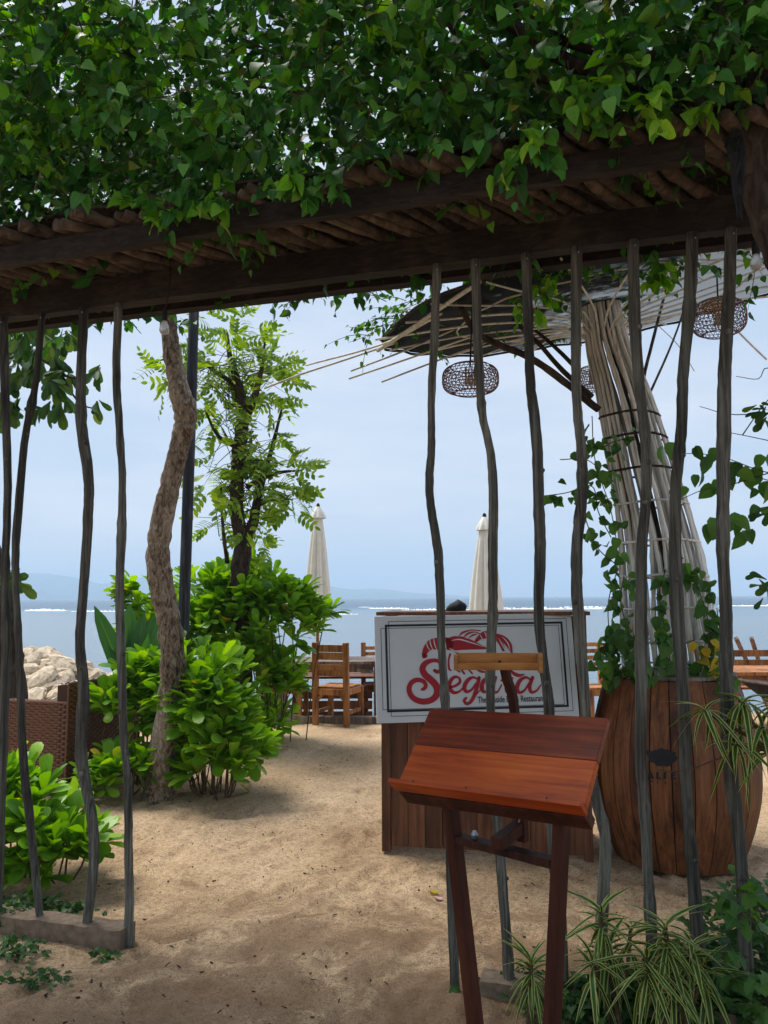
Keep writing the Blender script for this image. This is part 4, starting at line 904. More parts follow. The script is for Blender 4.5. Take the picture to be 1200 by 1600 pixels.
lamp(925, 592, 5.3, 46, 40, 930, 480, 'small wicker lamp half hidden behind the bamboo stem')

# ------------------------------------------------------------------ trees
tr = thing('curved_tree', 'pale mottled tree trunk bending in an S beside the black pole', 'tree', tuple(G(248, 1248)))
TY = G(248, 1248)[1]
pts = [(246, 1262, 66), (247, 1245, 52), (249, 1220, 44), (250, 1200, 42), (260, 1140, 40), (268, 1080, 38), (270, 1020, 37), (264, 970, 36), (253, 920, 38), (247, 870, 37), (252, 820, 34), (263, 770, 32), (275, 720, 31), (285, 680, 32), (290, 645, 36), (280, 610, 33), (272, 570, 29), (266, 530, 27), (262, 490, 27), (258, 430, 27), (262, 340, 26)]
P = cr([list(W(a, b, TY))+[w/2/F*TY] for a, b, w in pts], 6)
MB().tube(P[:, :3], P[:, 3]*(1+rng.normal(0, .04, len(P))), 20, j=.035).build('trunk', M_bark, tr, None, True)
kn = W(301, 668, TY-.02); m_ = MB(); m_.tube([kn+np.array([x, -.01, z]) for x, z in ((-.05, -.02), (-.02, 0), (0, .01), (.008, .012))], [.06, .055, .035, .01], 12, j=.05); m_.build('knot', M_bark, tr, None, True)
top = P[-1, :3]
for d in [(-.6, .4, 1), (.5, .6, .9), (.1, -.3, 1.1)]:
    Q = cr([top-np.array([0, 0, .1]), top+np.array(d)*.4, top+np.array(d)*.9+np.array([.1, 0, -.1])], 5); MB().tube(Q, np.linspace(.06, .02, len(Q)), 8).build('limb', M_bark, tr, None, True)
S = top+np.array([0, .3, .9])+sphere_dirs(90)*np.array([1.2, .9, .5])*rng.uniform(.3, 1, (90, 1))
twigs(tr, S, rng.normal(0, 1, S.shape), np.full(len(S), .35), 4, .12, M_broad, OBOV, 40)

pole = MB(); A, B = W(305, 430, 6.9), W(285, 1035, 6.9); B2 = extend(A, B, 0)
Pp = [A+(B2-A)*t for t in np.linspace(0, 1, 14)]; rr = np.array([.05]*14); rr[:3] = .046
pole.tube(Pp, rr, 14); tag(pole.build('black_pole', M_blackpole, None, None, True), 'straight black painted pole standing behind the curved tree trunk', 'pole')

FY = 8.3
ft = thing('feathery_tree', 'slender tree with light green feathery leaves behind the bushes', 'tree', tuple(W(378, 1100, FY)*np.array([1, 1, 0])))
def limb(root, pts, nm='branch', mat=M_dbark, k=6):
    P = cr([list(W(a, b, y))+[w/2/F*y] for a, b, y, w in pts], k); MB().tube(P[:, :3], P[:, 3], 9, j=.06).build(nm, mat, root, None, True)
limb(ft, [(380, 1120, FY, 33), (376, 1000, FY, 30), (374, 900, FY, 29), (380, 850, FY, 27), (370, 800, FY, 22), (372, 720, FY, 22), (380, 650, FY, 20), (374, 610, FY, 16), (360, 560, FY, 9), (355, 520, FY, 4)], 'trunk')
limb(ft, [(378, 850, FY, 22), (395, 820, FY, 17), (405, 770, FY+.1, 12), (425, 700, FY+.2, 7), (440, 640, FY+.2, 4)])
limb(ft, [(380, 660, FY, 16), (398, 620, FY-.1, 12), (410, 570, FY-.1, 6), (415, 520, FY, 3)])
limb(ft, [(355, 880, FY, 7), (348, 820, FY-.1, 5), (345, 760, FY-.1, 3)])
limb(ft, [(385, 760, FY, 9), (430, 740, FY, 6), (470, 735, FY, 3)]); limb(ft, [(372, 700, FY, 9), (340, 680, FY, 6), (320, 640, FY, 3)]); limb(ft, [(366, 600, FY, 9), (300, 560, FY, 5), (235, 565, FY, 2)])
def pxcloud(cl, Yd, dy):
    S = []; D = []
    for px, py, rx, ry, n in cl:
        c = W(px, py, Yd)
        for _ in range(n):
            u = rng.normal(size=3); u /= np.linalg.norm(u); rr = rng.uniform(.25, 1)**.6
            S.append(c+u*rr*np.array([rx/F*Yd, dy, ry/F*Yd])); D.append(u*np.array([1, .8, .5])+np.array([0, 0, .1]))
    return np.array(S), np.array(D)
S, D = pxcloud([(355, 560, 70, 45, 75), (300, 590, 50, 30, 29), (420, 600, 40, 50, 39), (250, 590, 35, 25, 11), (435, 560, 20, 20, 7), (345, 650, 45, 30, 28), (330, 750, 30, 35, 21), (410, 690, 35, 30, 25), (440, 740, 42, 40, 45), (395, 770, 35, 30, 25), (460, 790, 25, 22, 13), (340, 810, 30, 25, 15), (400, 850, 30, 25, 15), (350, 720, 30, 30, 13), (375, 520, 55, 20, 23)], FY, .55)
up = np.tile([0, -.6, .8], (len(S), 1)); D = D+rng.normal(0, .35, D.shape)+np.array([0, 0, -.15])
foliage(ft, PINN, frames(S, D, rng.uniform(.2, .31, len(S)), up, .5), M_feather, 300, 'leaf')
tw_ = MB()
for s, d in zip(S, D):
    k = rng.integers(0, 3); c = W(375+rng.normal(0, 12), 560+rng.integers(0, 280), FY)
    if np.linalg.norm(s-c) < .75: tw_.tube([c, (s+c)/2+np.array([0, 0, .05]), s], [.006, .004, .002], 3, False)
tw_.build('twig_mass', M_dbark, ft, 'stuff')

bt = thing('broadleaf_tree', 'dark trunked tree with large hanging glossy leaves at the left edge', 'tree', tuple(W(20, 1090, 7.6)*np.array([1, 1, 0])))
limb(bt, [(24, 1200, 7.6, 44), (22, 1090, 7.6, 40), (12, 1000, 7.6, 36), (4, 920, 7.6, 32), (-30, 800, 7.6, 26), (-60, 650, 7.6, 22), (-40, 500, 7.4, 18), (0, 400, 7.2, 12)], 'trunk')
limb(bt, [(-50, 640, 7.5, 14), (0, 560, 7.2, 9), (60, 560, 7.1, 6), (110, 590, 7.0, 4), (150, 580, 7.0, 2)]); limb(bt, [(-40, 520, 7.4, 12), (40, 520, 7.1, 8), (80, 560, 7.0, 5), (120, 625, 7.0, 3), (150, 640, 7.0, 2)]); limb(bt, [(-60, 900, 7.5, 9), (0, 900, 7.4, 4), (30, 905, 7.4, 2)])
LPs, LDs = [], []
def rosette(p, axis_, n, LP, LD, up_=.5, spread=.78):
    a = axis_/np.linalg.norm(axis_); u = np.cross(a, [0.3, .2, 1.0]); u /= np.linalg.norm(u); w = np.cross(a, u); ph = random.random()*6
    for k in range(n):
        t = ph+k*2.4; e = spread*(.35+.75*k/n); LP.append(p-a*.05*k/n+rng.normal(0, .008, 3)); LD.append(a*math.cos(e)+(u*math.cos(t)+w*math.sin(t))*math.sin(e)+rng.normal(0, .1, 3))
for px, py, sp, n in [(40, 560, 35, 16), (80, 600, 25, 6), (20, 620, 30, 8), (75, 540, 25, 8), (110, 590, 10, 2), (150, 575, 5, 1), (152, 630, 5, 1), (60, 500, 30, 8), (0, 540, 30, 8), (90, 645, 12, 2), (0, 640, 20, 4), (25, 900, 10, 2)]:
    for _ in range(n): rosette(W(px+rng.normal(0, sp*.6), py+rng.normal(0, sp*.6), 7.05+rng.normal(0, .2)), np.array([rng.normal(0, .4), -.2, -.4]), 6, LPs, LDs)
n = len(LPs); foliage(bt, OBOV, frames(np.array(LPs), np.array(LDs)+np.array([0, 0, -.4]), rng.uniform(.12, .22, n), np.tile([0, -.7, .6], (n, 1)), .5), M_broad, 300)

# bushes
def bush(nm, lab, ells, nros, size, nleaf=11, nmax=300, base=None, mat=M_scaev):
    c0 = np.array(ells[0][0]); o = thing(nm, lab, 'bush', (c0[0], c0[1], 0)); LP, LD = [], []; tot = sum(e[1][0]*e[1][2] for e in ells); st = MB()
    for c, r in ells:
        c = np.array(c); r = np.array(r)
        for _ in range(int(nros*1.12*r[0]*r[2]/tot)):
            u = rng.normal(size=3); u /= np.linalg.norm(u)
            if u[2] < -.3: u[2] *= -.6
            if u[1] > .3 and rng.random() < .6: u[1] *= -1
            rr = rng.uniform(.7, 1.0)+.3*(vnoise(np.array(u[0]*3+c[0]*5+9), np.array(u[2]*3+u[1]+c[1]*3+9), 12)-.4)+(rng.uniform(.08, .25) if rng.random() < .12 else 0); p = c+u*r*rr; 
            if p[2] < .06: p[2] = .06+abs(p[2])*.2
            ax = u*np.array([1, 1, .6])+np.array([0, 0, .75])+rng.normal(0, .2, 3); rosette(p, ax, nleaf, LP, LD)
            if rng.random() < .22:
                b = np.array([c[0]+(p[0]-c[0])*.4, c[1]+(p[1]-c[1])*.4, 0]); st.tube(cr([b, (b+p)/2+rng.normal(0, .03, 3), p-ax/np.linalg.norm(ax)*.06], 3), .006, 4, False)
    n = len(LP); LP = np.array(LP); LD = np.array(LD)
    foliage(o, OBOV, frames(LP, LD, size*1.42*rng.uniform(.55, 1.15, n), None, .3), mat, nmax); st.build('stem_mass', M_twig, o, 'stuff'); return o
def E(px, py, Yd, rx, rz, ry=None):
    c = W(px, py, Yd); return (c, (rx/F*Yd, ry or rx/F*Yd, rz/F*Yd))
bush('naupaka_bush', 'large bright green bush behind the curved trunk, left of the wooden chair', [E(400, 985, 8.6, 85, 95, .55), E(455, 970, 8.5, 50, 55, .4), E(340, 1000, 8.6, 70, 100, .5), E(410, 1080, 8.5, 55, 75, .45), E(350, 930, 8.8, 60, 45, .4), E(420, 1130, 8.4, 40, 35, .3)], 235, .15)
bush('naupaka_bush', 'green bush seen between the thin post and the top of the curved trunk', [E(225, 935, 8.0, 32, 38, .3), E(240, 1000, 8.1, 45, 60, .3)], 46, .14)
bush('naupaka_bush', 'bright green bush in front of the curved trunk at its right side', [E(325, 1120, 6.35, 72, 85, .4), E(350, 1170, 6.2, 60, 60, .35), E(300, 1065, 6.6, 50, 45, .3), E(330, 1210, 6.2, 45, 30, .25)], 130, .135)
bush('naupaka_bush', 'bright green bush between the wicker sofa and the curved trunk', [E(225, 1105, 6.6, 34, 60, .3), E(172, 1110, 6.35, 16, 34, .12), E(200, 1205, 6.2, 42, 34, .22), E(150, 1225, 6.1, 28, 22, .15), E(235, 1060, 6.7, 28, 40, .25)], 70, .13)
bush('naupaka_bush', 'low green bush in the front left corner behind the leaning posts', [E(30, 1310, 4.5, 75, 72, .35), E(95, 1335, 4.4, 50, 50, .25), E(10, 1240, 4.6, 45, 35, .3)], 66, .13)
cn_ = thing('crinum_lily', 'plant with long upright strap leaves rising behind the wicker sofa', 'plant', tuple(W(205, 1100, 7.1)*np.array([1, 1, 0])))
base = W(205, 1080, 7.1); tips = [(152, 945), (215, 960), (238, 965), (250, 985), (155, 1045), (200, 970), (228, 1000), (185, 985), (245, 950), (170, 1010), (262, 1010), (205, 940)]
Pm = []; 
for i, (a, b) in enumerate(tips):
    t = W(a, b, 7.0+.1*(i % 3)); d = t-base; Pm.append((base+rng.normal(0, .02, 3), d, np.linalg.norm(d)*1.02))
foliage(cn_, [strip_leaf([.05, .09, .1, .09, .06, .004], [0, .2, .4, .65, .85, 1], .2, .12)], frames(np.array([p[0] for p in Pm]), np.array([p[1] for p in Pm]), np.array([p[2] for p in Pm]), np.tile([.2, -1, .1], (len(Pm), 1)), .3), M_crin, 20)

# ------------------------------------------------------------------ wicker sofa
sc0 = G(92, 1243); sf = thing('wicker_armchair', 'dark brown woven wicker armchair seen from behind at the left', 'armchair', (sc0[0], sc0[1], 0))
ua = np.array([-.95, .31, 0]); ub = np.array([.33, .944, 0]); ua /= np.linalg.norm(ua); ub /= np.linalg.norm(ub)
def sp_(a, b, z): return np.array([sc0[0], sc0[1], 0])+ua*a+ub*b+np.array([0, 0, z])
def weave_panel(o0, du, dv, nn, lu, lv, nm):            # woven strips going over and under rods
    m_ = MB(); cell_u = .036; nv_ = max(3, int(lv/.02)); nu = int(lu/cell_u)
    for r in range(nv_):
        V = []; v0 = (r+.08)*lv/nv_; v1 = (r+.92)*lv/nv_
        for k in range(nu*2+1):
            u = lu*k/(nu*2); h = .0035*math.sin(math.pi*(k/2+r)); h = .006 if (k+2*r) % 4 < 2 else -.004
            V += [o0+du*u+dv*v0+nn*h, o0+du*u+dv*v1+nn*h]
        m_.add(V, [(2*i, 2*i+1, 2*i+3, 2*i+2) for i in range(nu*2)])
    return m_.build(nm, M_brownw, sf)
zv = np.array([0, 0, 1.0])
for nm, c, s in (('arm', (.34, .055, .35), (.68, .10, .68)), ('backrest', (-.0, .45, .42), (.10, .9, .82)), ('seat', (.36, .5, .2), (.6, .78, .36))):
    ctr = sp_(*c); M3 = np.stack([ua, ub, zv], 1); m_ = MB(); m_.box(ctr, s, M3); m_.build(nm, M_core, sf)
weave_panel(sp_(.70, -.004, .02), -ua, zv, -ub, .70+.055, .68, 'woven_side'); weave_panel(sp_(-.056, -.004, .02), ub, zv, -ua, .91, .82, 'woven_back')
weave_panel(sp_(.70, -.0, .695), -ua, ub, zv, .75, .12, 'woven_top'); weave_panel(sp_(-.056, 0, .84), ub, ua, zv, .91, .13, 'woven_top'); weave_panel(sp_(.056, .115, .4), ub, zv, ua, .8, .42, 'woven_inner')
MB().tube([sp_(.70, -.004, .70), sp_(-.056, -.004, .70)], .01, 6).build('edge_roll', M_brownw, sf); MB().tube([sp_(-.056, 0, .845), sp_(-.056, .91, .845)], .01, 6).build('edge_roll', M_brownw, sf)
MB().tube([sp_(-.056, -.004, .02), sp_(-.056, -.004, .845)], .009, 6).build('edge_roll', M_brownw, sf)

# ------------------------------------------------------------------ tables, chairs, benches
def chair(x, y, yaw, lab, h=.97, grp='wooden beach chairs', kind=0):
    o = thing('wooden_chair', lab, 'chair', (x, y, 0), grp); fx, fy = math.sin(yaw), math.cos(yaw)     # facing direction
    fw = np.array([fx, fy, 0]); rt = np.array([fy, -fx, 0]); z0 = gz(x, y); c = lambda a, b, z: np.array([x, y, z0])+rt*a+fw*b+np.array([0, 0, z])
    for s in (-1, 1):
        MB().bar(c(s*.2, -.22, 0), c(s*.2, -.25, h), .065, .055, rt).build('leg', M_chair, o, bevel=.004)
        MB().bar(c(s*.2, .22, 0), c(s*.2, .22, .43), .06, .055, rt).build('leg', M_chair, o, bevel=.004)
        MB().bar(c(s*.2, -.19, .39), c(s*.2, .19, .39), .035, .07, rt).build('side_rail', M_chair, o)
        MB().bar(c(s*.2, -.19, .15), c(s*.2, .19, .15), .03, .04, rt).build('stretcher', M_chair, o)
        MB().bar(c(s*.165, -.22, .3), c(s*.11, -.22, .36), .03, .03, fw).build('brace', M_chair, o)
    MB().bar(c(-.168, -.225, .39), c(.168, -.225, .39), .07, .035, zv).build('rail', M_chair, o); MB().bar(c(-.168, .22, .39), c(.168, .22, .39), .07, .035, zv).build('rail', M_chair, o)
    for k in range(5): MB().bar(c(-.2, -.17+k*.088, .44), c(.2, -.17+k*.088, .44), .08, .02, fw).build('seat_slat', M_chair, o, bevel=.003)
    for k, (z, w) in enumerate([(.9, .085), (.81, .085), (.68, .065), (.61, .07)] if kind == 0 else [(.92, .05), (.84, .05), (.76, .05), (.68, .05)]): MB().bar(c(-.168, -.235-.01*(z-.5), z), c(.168, -.235-.01*(z-.5), z), w, .022, zv).build('back_slat', M_chair, o, bevel=.003)
    return o
p = G(519, 1135); chair(p[0]+.06, p[1]+.25, .35, 'teak chair with its back to the camera, beside the large bush')
chair(W(592, 1040, 11.2)[0], 11.2, math.pi-.1, 'teak chair across the table, top showing left of the sign', 1.0, kind=1)
p = G(448, 1130); chair(p[0]-.05, p[1]+.25, math.pi/2+.1, 'teak chair mostly hidden behind the large bush')
chair(W(942, 1040, 9.4)[0]-.03, 9.6, math.pi-.25, 'teak chair visible between the counter and the barrel', .92, kind=1)
def table(cx, cy, w, d, h, mat, lab):
    o = thing('wooden_table', lab, 'table', (cx, cy, 0)); z0 = gz(cx, cy)
    n = max(3, int(d/.16))
    for k in range(n): MB().box((cx, cy-d/2+(k+.5)*d/n, z0+h-.02), (w, d/n-.008, .035)).build('plank', mat, o, bevel=.004)
    for sx in (-1, 1):
        for sy in (-1, 1):
            MB().bar((cx+sx*(w/2-.1), cy+sy*(d/2-.08), z0-.03), (cx+sx*(w/2-.1), cy+sy*(d/2-.08), z0+h-.039), .09, .09).build('leg', mat, o, bevel=.004)
            MB().bar((cx+sx*(w/2-.16), cy+sy*(d/2-.08), z0+h-.13), (cx+sx*(w/2-.35), cy+sy*(d/2-.08), z0+h-.11), .04, .1, (0, 0, 1)).build('brace', mat, o)
    for sy in (-1, 1): MB().bar((cx-w/2+.15, cy+sy*(d/2-.08), z0+h-.09), (cx+w/2-.15, cy+sy*(d/2-.08), z0+h-.09), .1, .03, (0, 0, 1)).build('apron', mat, o)
    return o
table(-.72, 10.35, 1.45, .85, .74, M_grey, 'weathered grey wooden table behind the teak chair on the beach')
table(W(1230, 1050, 8.2)[0], 8.5, 1.5, .8, .74, M_chair, 'reddish wooden table at the right edge behind the barrel')
sb = thing('beach_sofa', 'dark slatted wooden bench with cut-out sides under the grey table', 'bench', (-.8, 11.4, -.15)); z0 = -.2
for x in (-1.25, -.15):
    m_ = MB(); V = []; n = 20
    for k in range(n): a = 2*math.pi*k/n; V.append((x, 11.3+math.cos(a)*.14, z0+.3+math.sin(a)*.12))
    sq = [(11.3+.45*max(-1, min(1, 1.5*math.cos(2*math.pi*k/n))), z0+.3+.3*max(-1, min(1, 1.5*math.sin(2*math.pi*k/n)))) for k in range(n)]
    V += [(x, a, b) for a, b in sq]; m_.add(V, [(k, (k+1) % n, n+(k+1) % n, n+k) for k in range(n)]); ob = m_.build('side_panel', M_plank, sb); s_m = ob.modifiers.new('t', 'SOLIDIFY'); s_m.thickness = .04
for k in range(5): MB().box((-.7, 10.95+k*.17, z0+.62), (1.2, .15, .03)).build('seat_slat', M_plank, sb)
for k in range(3): MB().box((-.7, 10.85, z0+.12+k*.14), (1.06, .03, .11)).build('front_board', M_plank, sb)
bm_ = MB(); bm_.bar((-1.35, 9.75, .03), (.45, 9.65, .03), .12, .1, (0, 1, 0)); tag(bm_.build('driftwood_beam', M_grey, bevel=.006), 'weathered timber lying on the sand under the table', 'timber')
def bench(x0, x1, Yd, ztop, lab):
    o = thing('wooden_bench', lab, 'bench', ((x0+x1)/2, Yd, 0)); z0 = gz(x0, Yd)
    for k, z in enumerate((ztop-.04, ztop-.15, ztop-.26, ztop-.37)): MB().bar((x0, Yd, z), (x1, Yd, z), .075, .025, (0, 0, 1)).build('back_slat', M_chair, o)
    n = 3
    for k in range(n):
        x = x0+(x1-x0)*k/(n-1); MB().bar((x, Yd-.03, z0), (x, Yd-.035, ztop+.03), .07, .05).build('post', M_chair, o, bevel=.004)
        MB().bar((x, Yd+.42, z0), (x, Yd+.42, .43), .06, .05).build('leg', M_chair, o)
    for k in range(4): MB().bar((x0, Yd+.06+k*.11, .44), (x1, Yd+.06+k*.11, .44), .1, .025, (0, 1, 0)).build('seat_slat', M_chair, o)
zt = W(1180, 1018, 8.9)[2]; xb = W(1185, 1018, 8.9)[0]; bench(xb-.9*.35, xb+1.2, 9.2, zt, 'long slatted wooden bench with back at the right beyond the barrel')
lt = thing('deck_chair', 'two slanting bare wooden uprights of a chair beyond the bench on the right', 'chair', tuple(W(1165, 1010, 9.8)*np.array([1, 1, 0])))
for a, b in ((1150, 1163), (1174, 1183)):
    MB().bar(W(a, 997, 9.6), extend(W(a, 997, 9.6), W(b, 1025, 9.9), -.1), .05, .035).build('upright', M_grey, lt)
p0, p1 = W(1150, 998, 9.6), W(1175, 998, 9.6); q0 = W(1162, 1022, 9.87); q1 = W(1182, 1022, 9.87); MB().bar(q0-np.array([0, 0, .1]), q1-np.array([0, 0, .1]), .06, .03, (0, 0, 1)).build('rail', M_grey, lt)
bo = thing('small_boat', 'dark tapering boat hull with blue rim at the right edge behind the barrel', 'boat', tuple(W(1200, 1090, 6.5)*np.array([1, 1, 0])))
V = []; n = 9
for i in range(n):
    t = i/(n-1); cx = W(1158, 1068, 6.4)[0]+t*2.4; w = .32*math.sin(min(1, .08+t*1.6)*math.pi/2); zt_ = .82-.1*t*(2-t)*1.6; zb = .80-.42*min(1, t*3.5)**.7
    yb = 6.5
    V += [(cx, yb-w, zt_), (cx+.03, yb-w*.7, (zt_+zb)/2), (cx+.05, yb, zb), (cx+.03, yb+w*.7, (zt_+zb)/2), (cx, yb+w, zt_)]
MB().add(V, [(i*5+k, (i+1)*5+k, (i+1)*5+k+1, i*5+k+1) for i in range(n-1) for k in range(4)]).build('hull', M_blackpole, bo, None, True)
for off in (0, 4):
    MB().tube([np.array(V[i*5+off])+np.array([0, 0, .005]) for i in range(n)], .012, 6).build('gunwale', M_grey, bo)
MB().box((cx-1.35, 6.45, .68), (1.3, .42, .05)).build('tarpaulin', M_blue, bo)
for xx in (.7, 1.9): MB().box((V[0][0]+xx, 6.5, .19), (.08, .6, .42)).build('trestle', M_grey, bo)

# umbrellas
def umbrella(px, Yd, ytop, ybot, wb, lab, ypole=1000):
    t = W(px, ytop, Yd); b = W(px, ybot, Yd); g = np.array([t[0], Yd, gz(t[0], Yd)]); o = thing('closed_umbrella', lab, 'umbrella', tuple(g), 'closed cream beach umbrellas')
    MB().tube([g, t+np.array([0, 0, -.05])], .022, 10).build('pole', M_chair, o, None, True); MB().tube([t+np.array([0, 0, z]) for z in (-.03, .0, .03, .045)], [.02, .026, .02, .005], 10).build('finial', M_stand, o)
    H_ = t[2]-b[2]; n = 48; V = []; lv = 16; RB = wb/2/F*Yd; ph = random.random()*6
    for i in range(lv):
        u = i/(lv-1); r = .03+(RB-.03)*(u**.75)*(1-.08*u); z = t[2]-.03-H_*u; dpt = .3*min(1, u*3)
        for k in range(n):
            a = 2*math.pi*k/n; f_ = abs(math.sin(a*4+ph+.25*math.sin(u*3))); rr = r*(1-dpt+dpt*f_*1.15); V.append((t[0]+math.cos(a)*rr, Yd+math.sin(a)*rr, z+(.03*math.sin(a*8) if i == lv-1 else 0)))
    cno = MB().add(V, [(i*n+k, (i+1)*n+k, (i+1)*n+(k+1) % n, i*n+(k+1) % n) for i in range(lv-1) for k in range(n)]).build('canopy', M_cream, o, None, True)
    V = []
    for i, (r, z) in enumerate([(.02, 0), (.055, -.05), (.095, -.13), (.105, -.17)]):
        for k in range(n): a = 2*math.pi*k/n; rr = r*(1+.12*math.sin(a*8)*(i > 1)); V.append((t[0]+math.cos(a)*rr, Yd+math.sin(a)*rr, t[2]-.0+z))
    MB().add(V, [(i*n+k, (i+1)*n+k, (i+1)*n+(k+1) % n, i*n+(k+1) % n) for i in range(3) for k in range(n)]).build('vent_cap', M_cream, cno, None, True)
umbrella(497, 10.8, 791, 946, 46, 'closed cream umbrella to the left, rising above the teak chair and bush')
umbrella(757, 9.6, 807, 985, 64, 'closed cream umbrella rising directly behind the sign and counter')
umbrella(1074, 11.8, 836, 985, 46, 'closed cream umbrella mostly hidden behind the bamboo stem')

# ------------------------------------------------------------------ front planting
def dracaena(px, py, Yd, n, ln, lab, heads=None, seed=0):
    base_ = W(px, py, Yd); g = np.array([base_[0], base_[1], 0]); o = thing('striped_dracaena', lab, 'plant', tuple(g)); LP, LD, LS = [], [], []
    for (hx, hy, k) in heads or [(px, py, n)]:
        h = W(hx, hy, Yd+rng.normal(0, .05)); MB().tube(cr([g+rng.normal(0, .02, 3)*np.array([1, 1, 0]), (g+h)/2+rng.normal(0, .02, 3), h], 5), .007, 6).build('stem', M_twig, o)
        k = int(k*2.1)
        for i in range(k):
            a = i*2.4+rng.normal(0, .2); el = math.radians(78-95*(i/k)+rng.normal(0, 8)); LP.append(h-np.array([0, 0, .09*i/k])); LD.append((math.cos(a)*math.cos(el), math.sin(a)*math.cos(el), math.sin(el))); LS.append(ln*rng.uniform(.75, 1.15))
    M = frames(np.array(LP), np.array(LD), np.array(LS), None, .15); foliage(o, STRAP, M, M_drac, 300)
dracaena(830, 1505, 2.95, 20, .078, 'small yellow-striped plant between the menu stand legs')
dracaena(945, 1430, 2.9, 26, .088, 'tall yellow-striped plant at the left end of the planting bed', [(940, 1425, 12), (950, 1480, 14), (985, 1455, 9), (925, 1500, 8)])
dracaena(1045, 1470, 2.75, 34, .09, 'widest yellow-striped plant, in the middle of the planting bed', [(1040, 1450, 14), (1080, 1480, 16), (1010, 1495, 13), (1050, 1520, 14), (1100, 1510, 10)])
dr = thing('striped_dracaena', 'yellow-striped plant reaching in from the right edge in front of the barrel', 'plant', (1.75, 2.75, 0)); LP, LD, LS = [], [], []
for hx, hy, k in [(1102, 1112, 18), (1160, 1100, 20), (1190, 1140, 18), (1150, 1165, 12), (1215, 1105, 18), (1205, 1180, 14)]:
    h = W(hx, hy, 2.85); MB().tube(cr([np.array([1.75, 2.75, 0]), np.array([1.62, 2.8, .5]), W(1215, 1190, 2.85), h], 6), np.linspace(.012, .005, 19), 6).build('stem', M_twig, dr)
    for i in range(k):
        a = i*2.4; el = math.radians(70-100*(i/k)+rng.normal(0, 8)); LP.append(h); LD.append((math.cos(a)*math.cos(el), math.sin(a)*math.cos(el), math.sin(el))); LS.append(.095*rng.uniform(.7, 1.15))
foliage(dr, STRAP, frames(np.array(LP), np.array(LD), np.array(LS), None, .15), M_drac, 300)
MB().tube(cr([W(1210, 1170, 2.85), W(1135, 1182, 2.9), W(1085, 1200, 2.9), W(1050, 1206, 2.95), W(1030, 1203, 2.95)], 5), .003, 5).build('bare_stem', M_twig, dr)

def cover(nm, lab, spots, n, size, zmax, mat, temps=LOBE, kind='stuff', nmax=0):
    LP, LD = [], []
    for cx, cy, rx, ry, zz_, k in spots:
        u = rng.normal(0, .5, (k, 2)); P = np.stack([cx+u[:, 0]*rx, cy+u[:, 1]*ry, zz_*rng.uniform(.05, 1, k)*np.exp(-np.sum(u**2, 1)*.5)+.01], 1); LP.append(P); LD.append(np.stack([u[:, 0]+rng.normal(0, .7, k), u[:, 1]-.3+rng.normal(0, .7, k), rng.uniform(-.2, .8, k)], 1))
    LP = np.concatenate(LP); LD = np.concatenate(LD); M = frames(LP, LD, size*rng.uniform(.5, 1.2, len(LP)), np.tile([0, -.3, 1.0], (len(LP), 1)), .35)
    V, Fq_, U_v = [], [], []; n_ = 0
    T = rng.integers(0, len(temps), len(M))
    for k, (v, f, uv) in enumerate(temps):
        R_ = M[T == k]; vv = np.einsum('nij,kj->nki', R_[:, :3, :3], v)+R_[:, None, :3, 3]
        V.append(vv.reshape(-1, 3)); Fq_.append((f[None]+(np.arange(len(R_))*len(v))[:, None, None]+n_).reshape(-1, 4)); U_v.append(np.tile(uv, (len(R_), 1))); n_ += len(R_)*len(v)
    me = big_mesh(nm, np.concatenate(V), np.concatenate(Fq_), np.concatenate(U_v)); ob = link(nm, me, None, mat, 'stuff'); ob['label'] = lab; ob['category'] = 'ground cover'
def gp(px, py): p = G(px, py); return p[0], p[1]
sp = []
for px, py, rx, ry, z, k in [(900, 1570, .16, .06, .07, 180), (1000, 1580, .25, .12, .12, 420), (1100, 1560, .2, .15, .2, 420), (1180, 1520, .2, .2, .35, 520), (1180, 1580, .2, .15, .25, 420), (940, 1590, .2, .06, .07, 200), (810, 1545, .15, .04, .04, 90), (1100, 1600, .3, .15, .15, 300)]:
    sp.append((*gp(px, py), rx, ry, z, k))
cover('ground_cover', 'dark green creeping leaves along the right planting bed', sp, 0, .05, .2, M_cover)
sp = [(*gp(a, b), rx, ry, z, k) for a, b, rx, ry, z, k in [(20, 1440, .18, .15, .1, 260), (60, 1425, .15, .08, .05, 130), (110, 1430, .1, .05, .04, 80), (10, 1500, .12, .1, .07, 150), (60, 1540, .12, .08, .03, 70), (160, 1500, .06, .03, .025, 30)]]
cover('ground_cover', 'low green weeds around the posts in the front left corner', sp, 0, .035, .1, M_cover)
sh = thing('leafy_shrub', 'mid green lobed-leaf shrub in the lower right corner', 'plant', (1.45, 2.75, 0))
S = np.array([1.42, 2.78, .28])+sphere_dirs(46)*np.array([.24, .2, .2]); S[:, 2] = np.maximum(S[:, 2], .05)
twigs(sh, S, (S-np.array([1.42, 2.78, .15])), np.full(len(S), .12), 3, .075, M_heart, LOBE, 200)

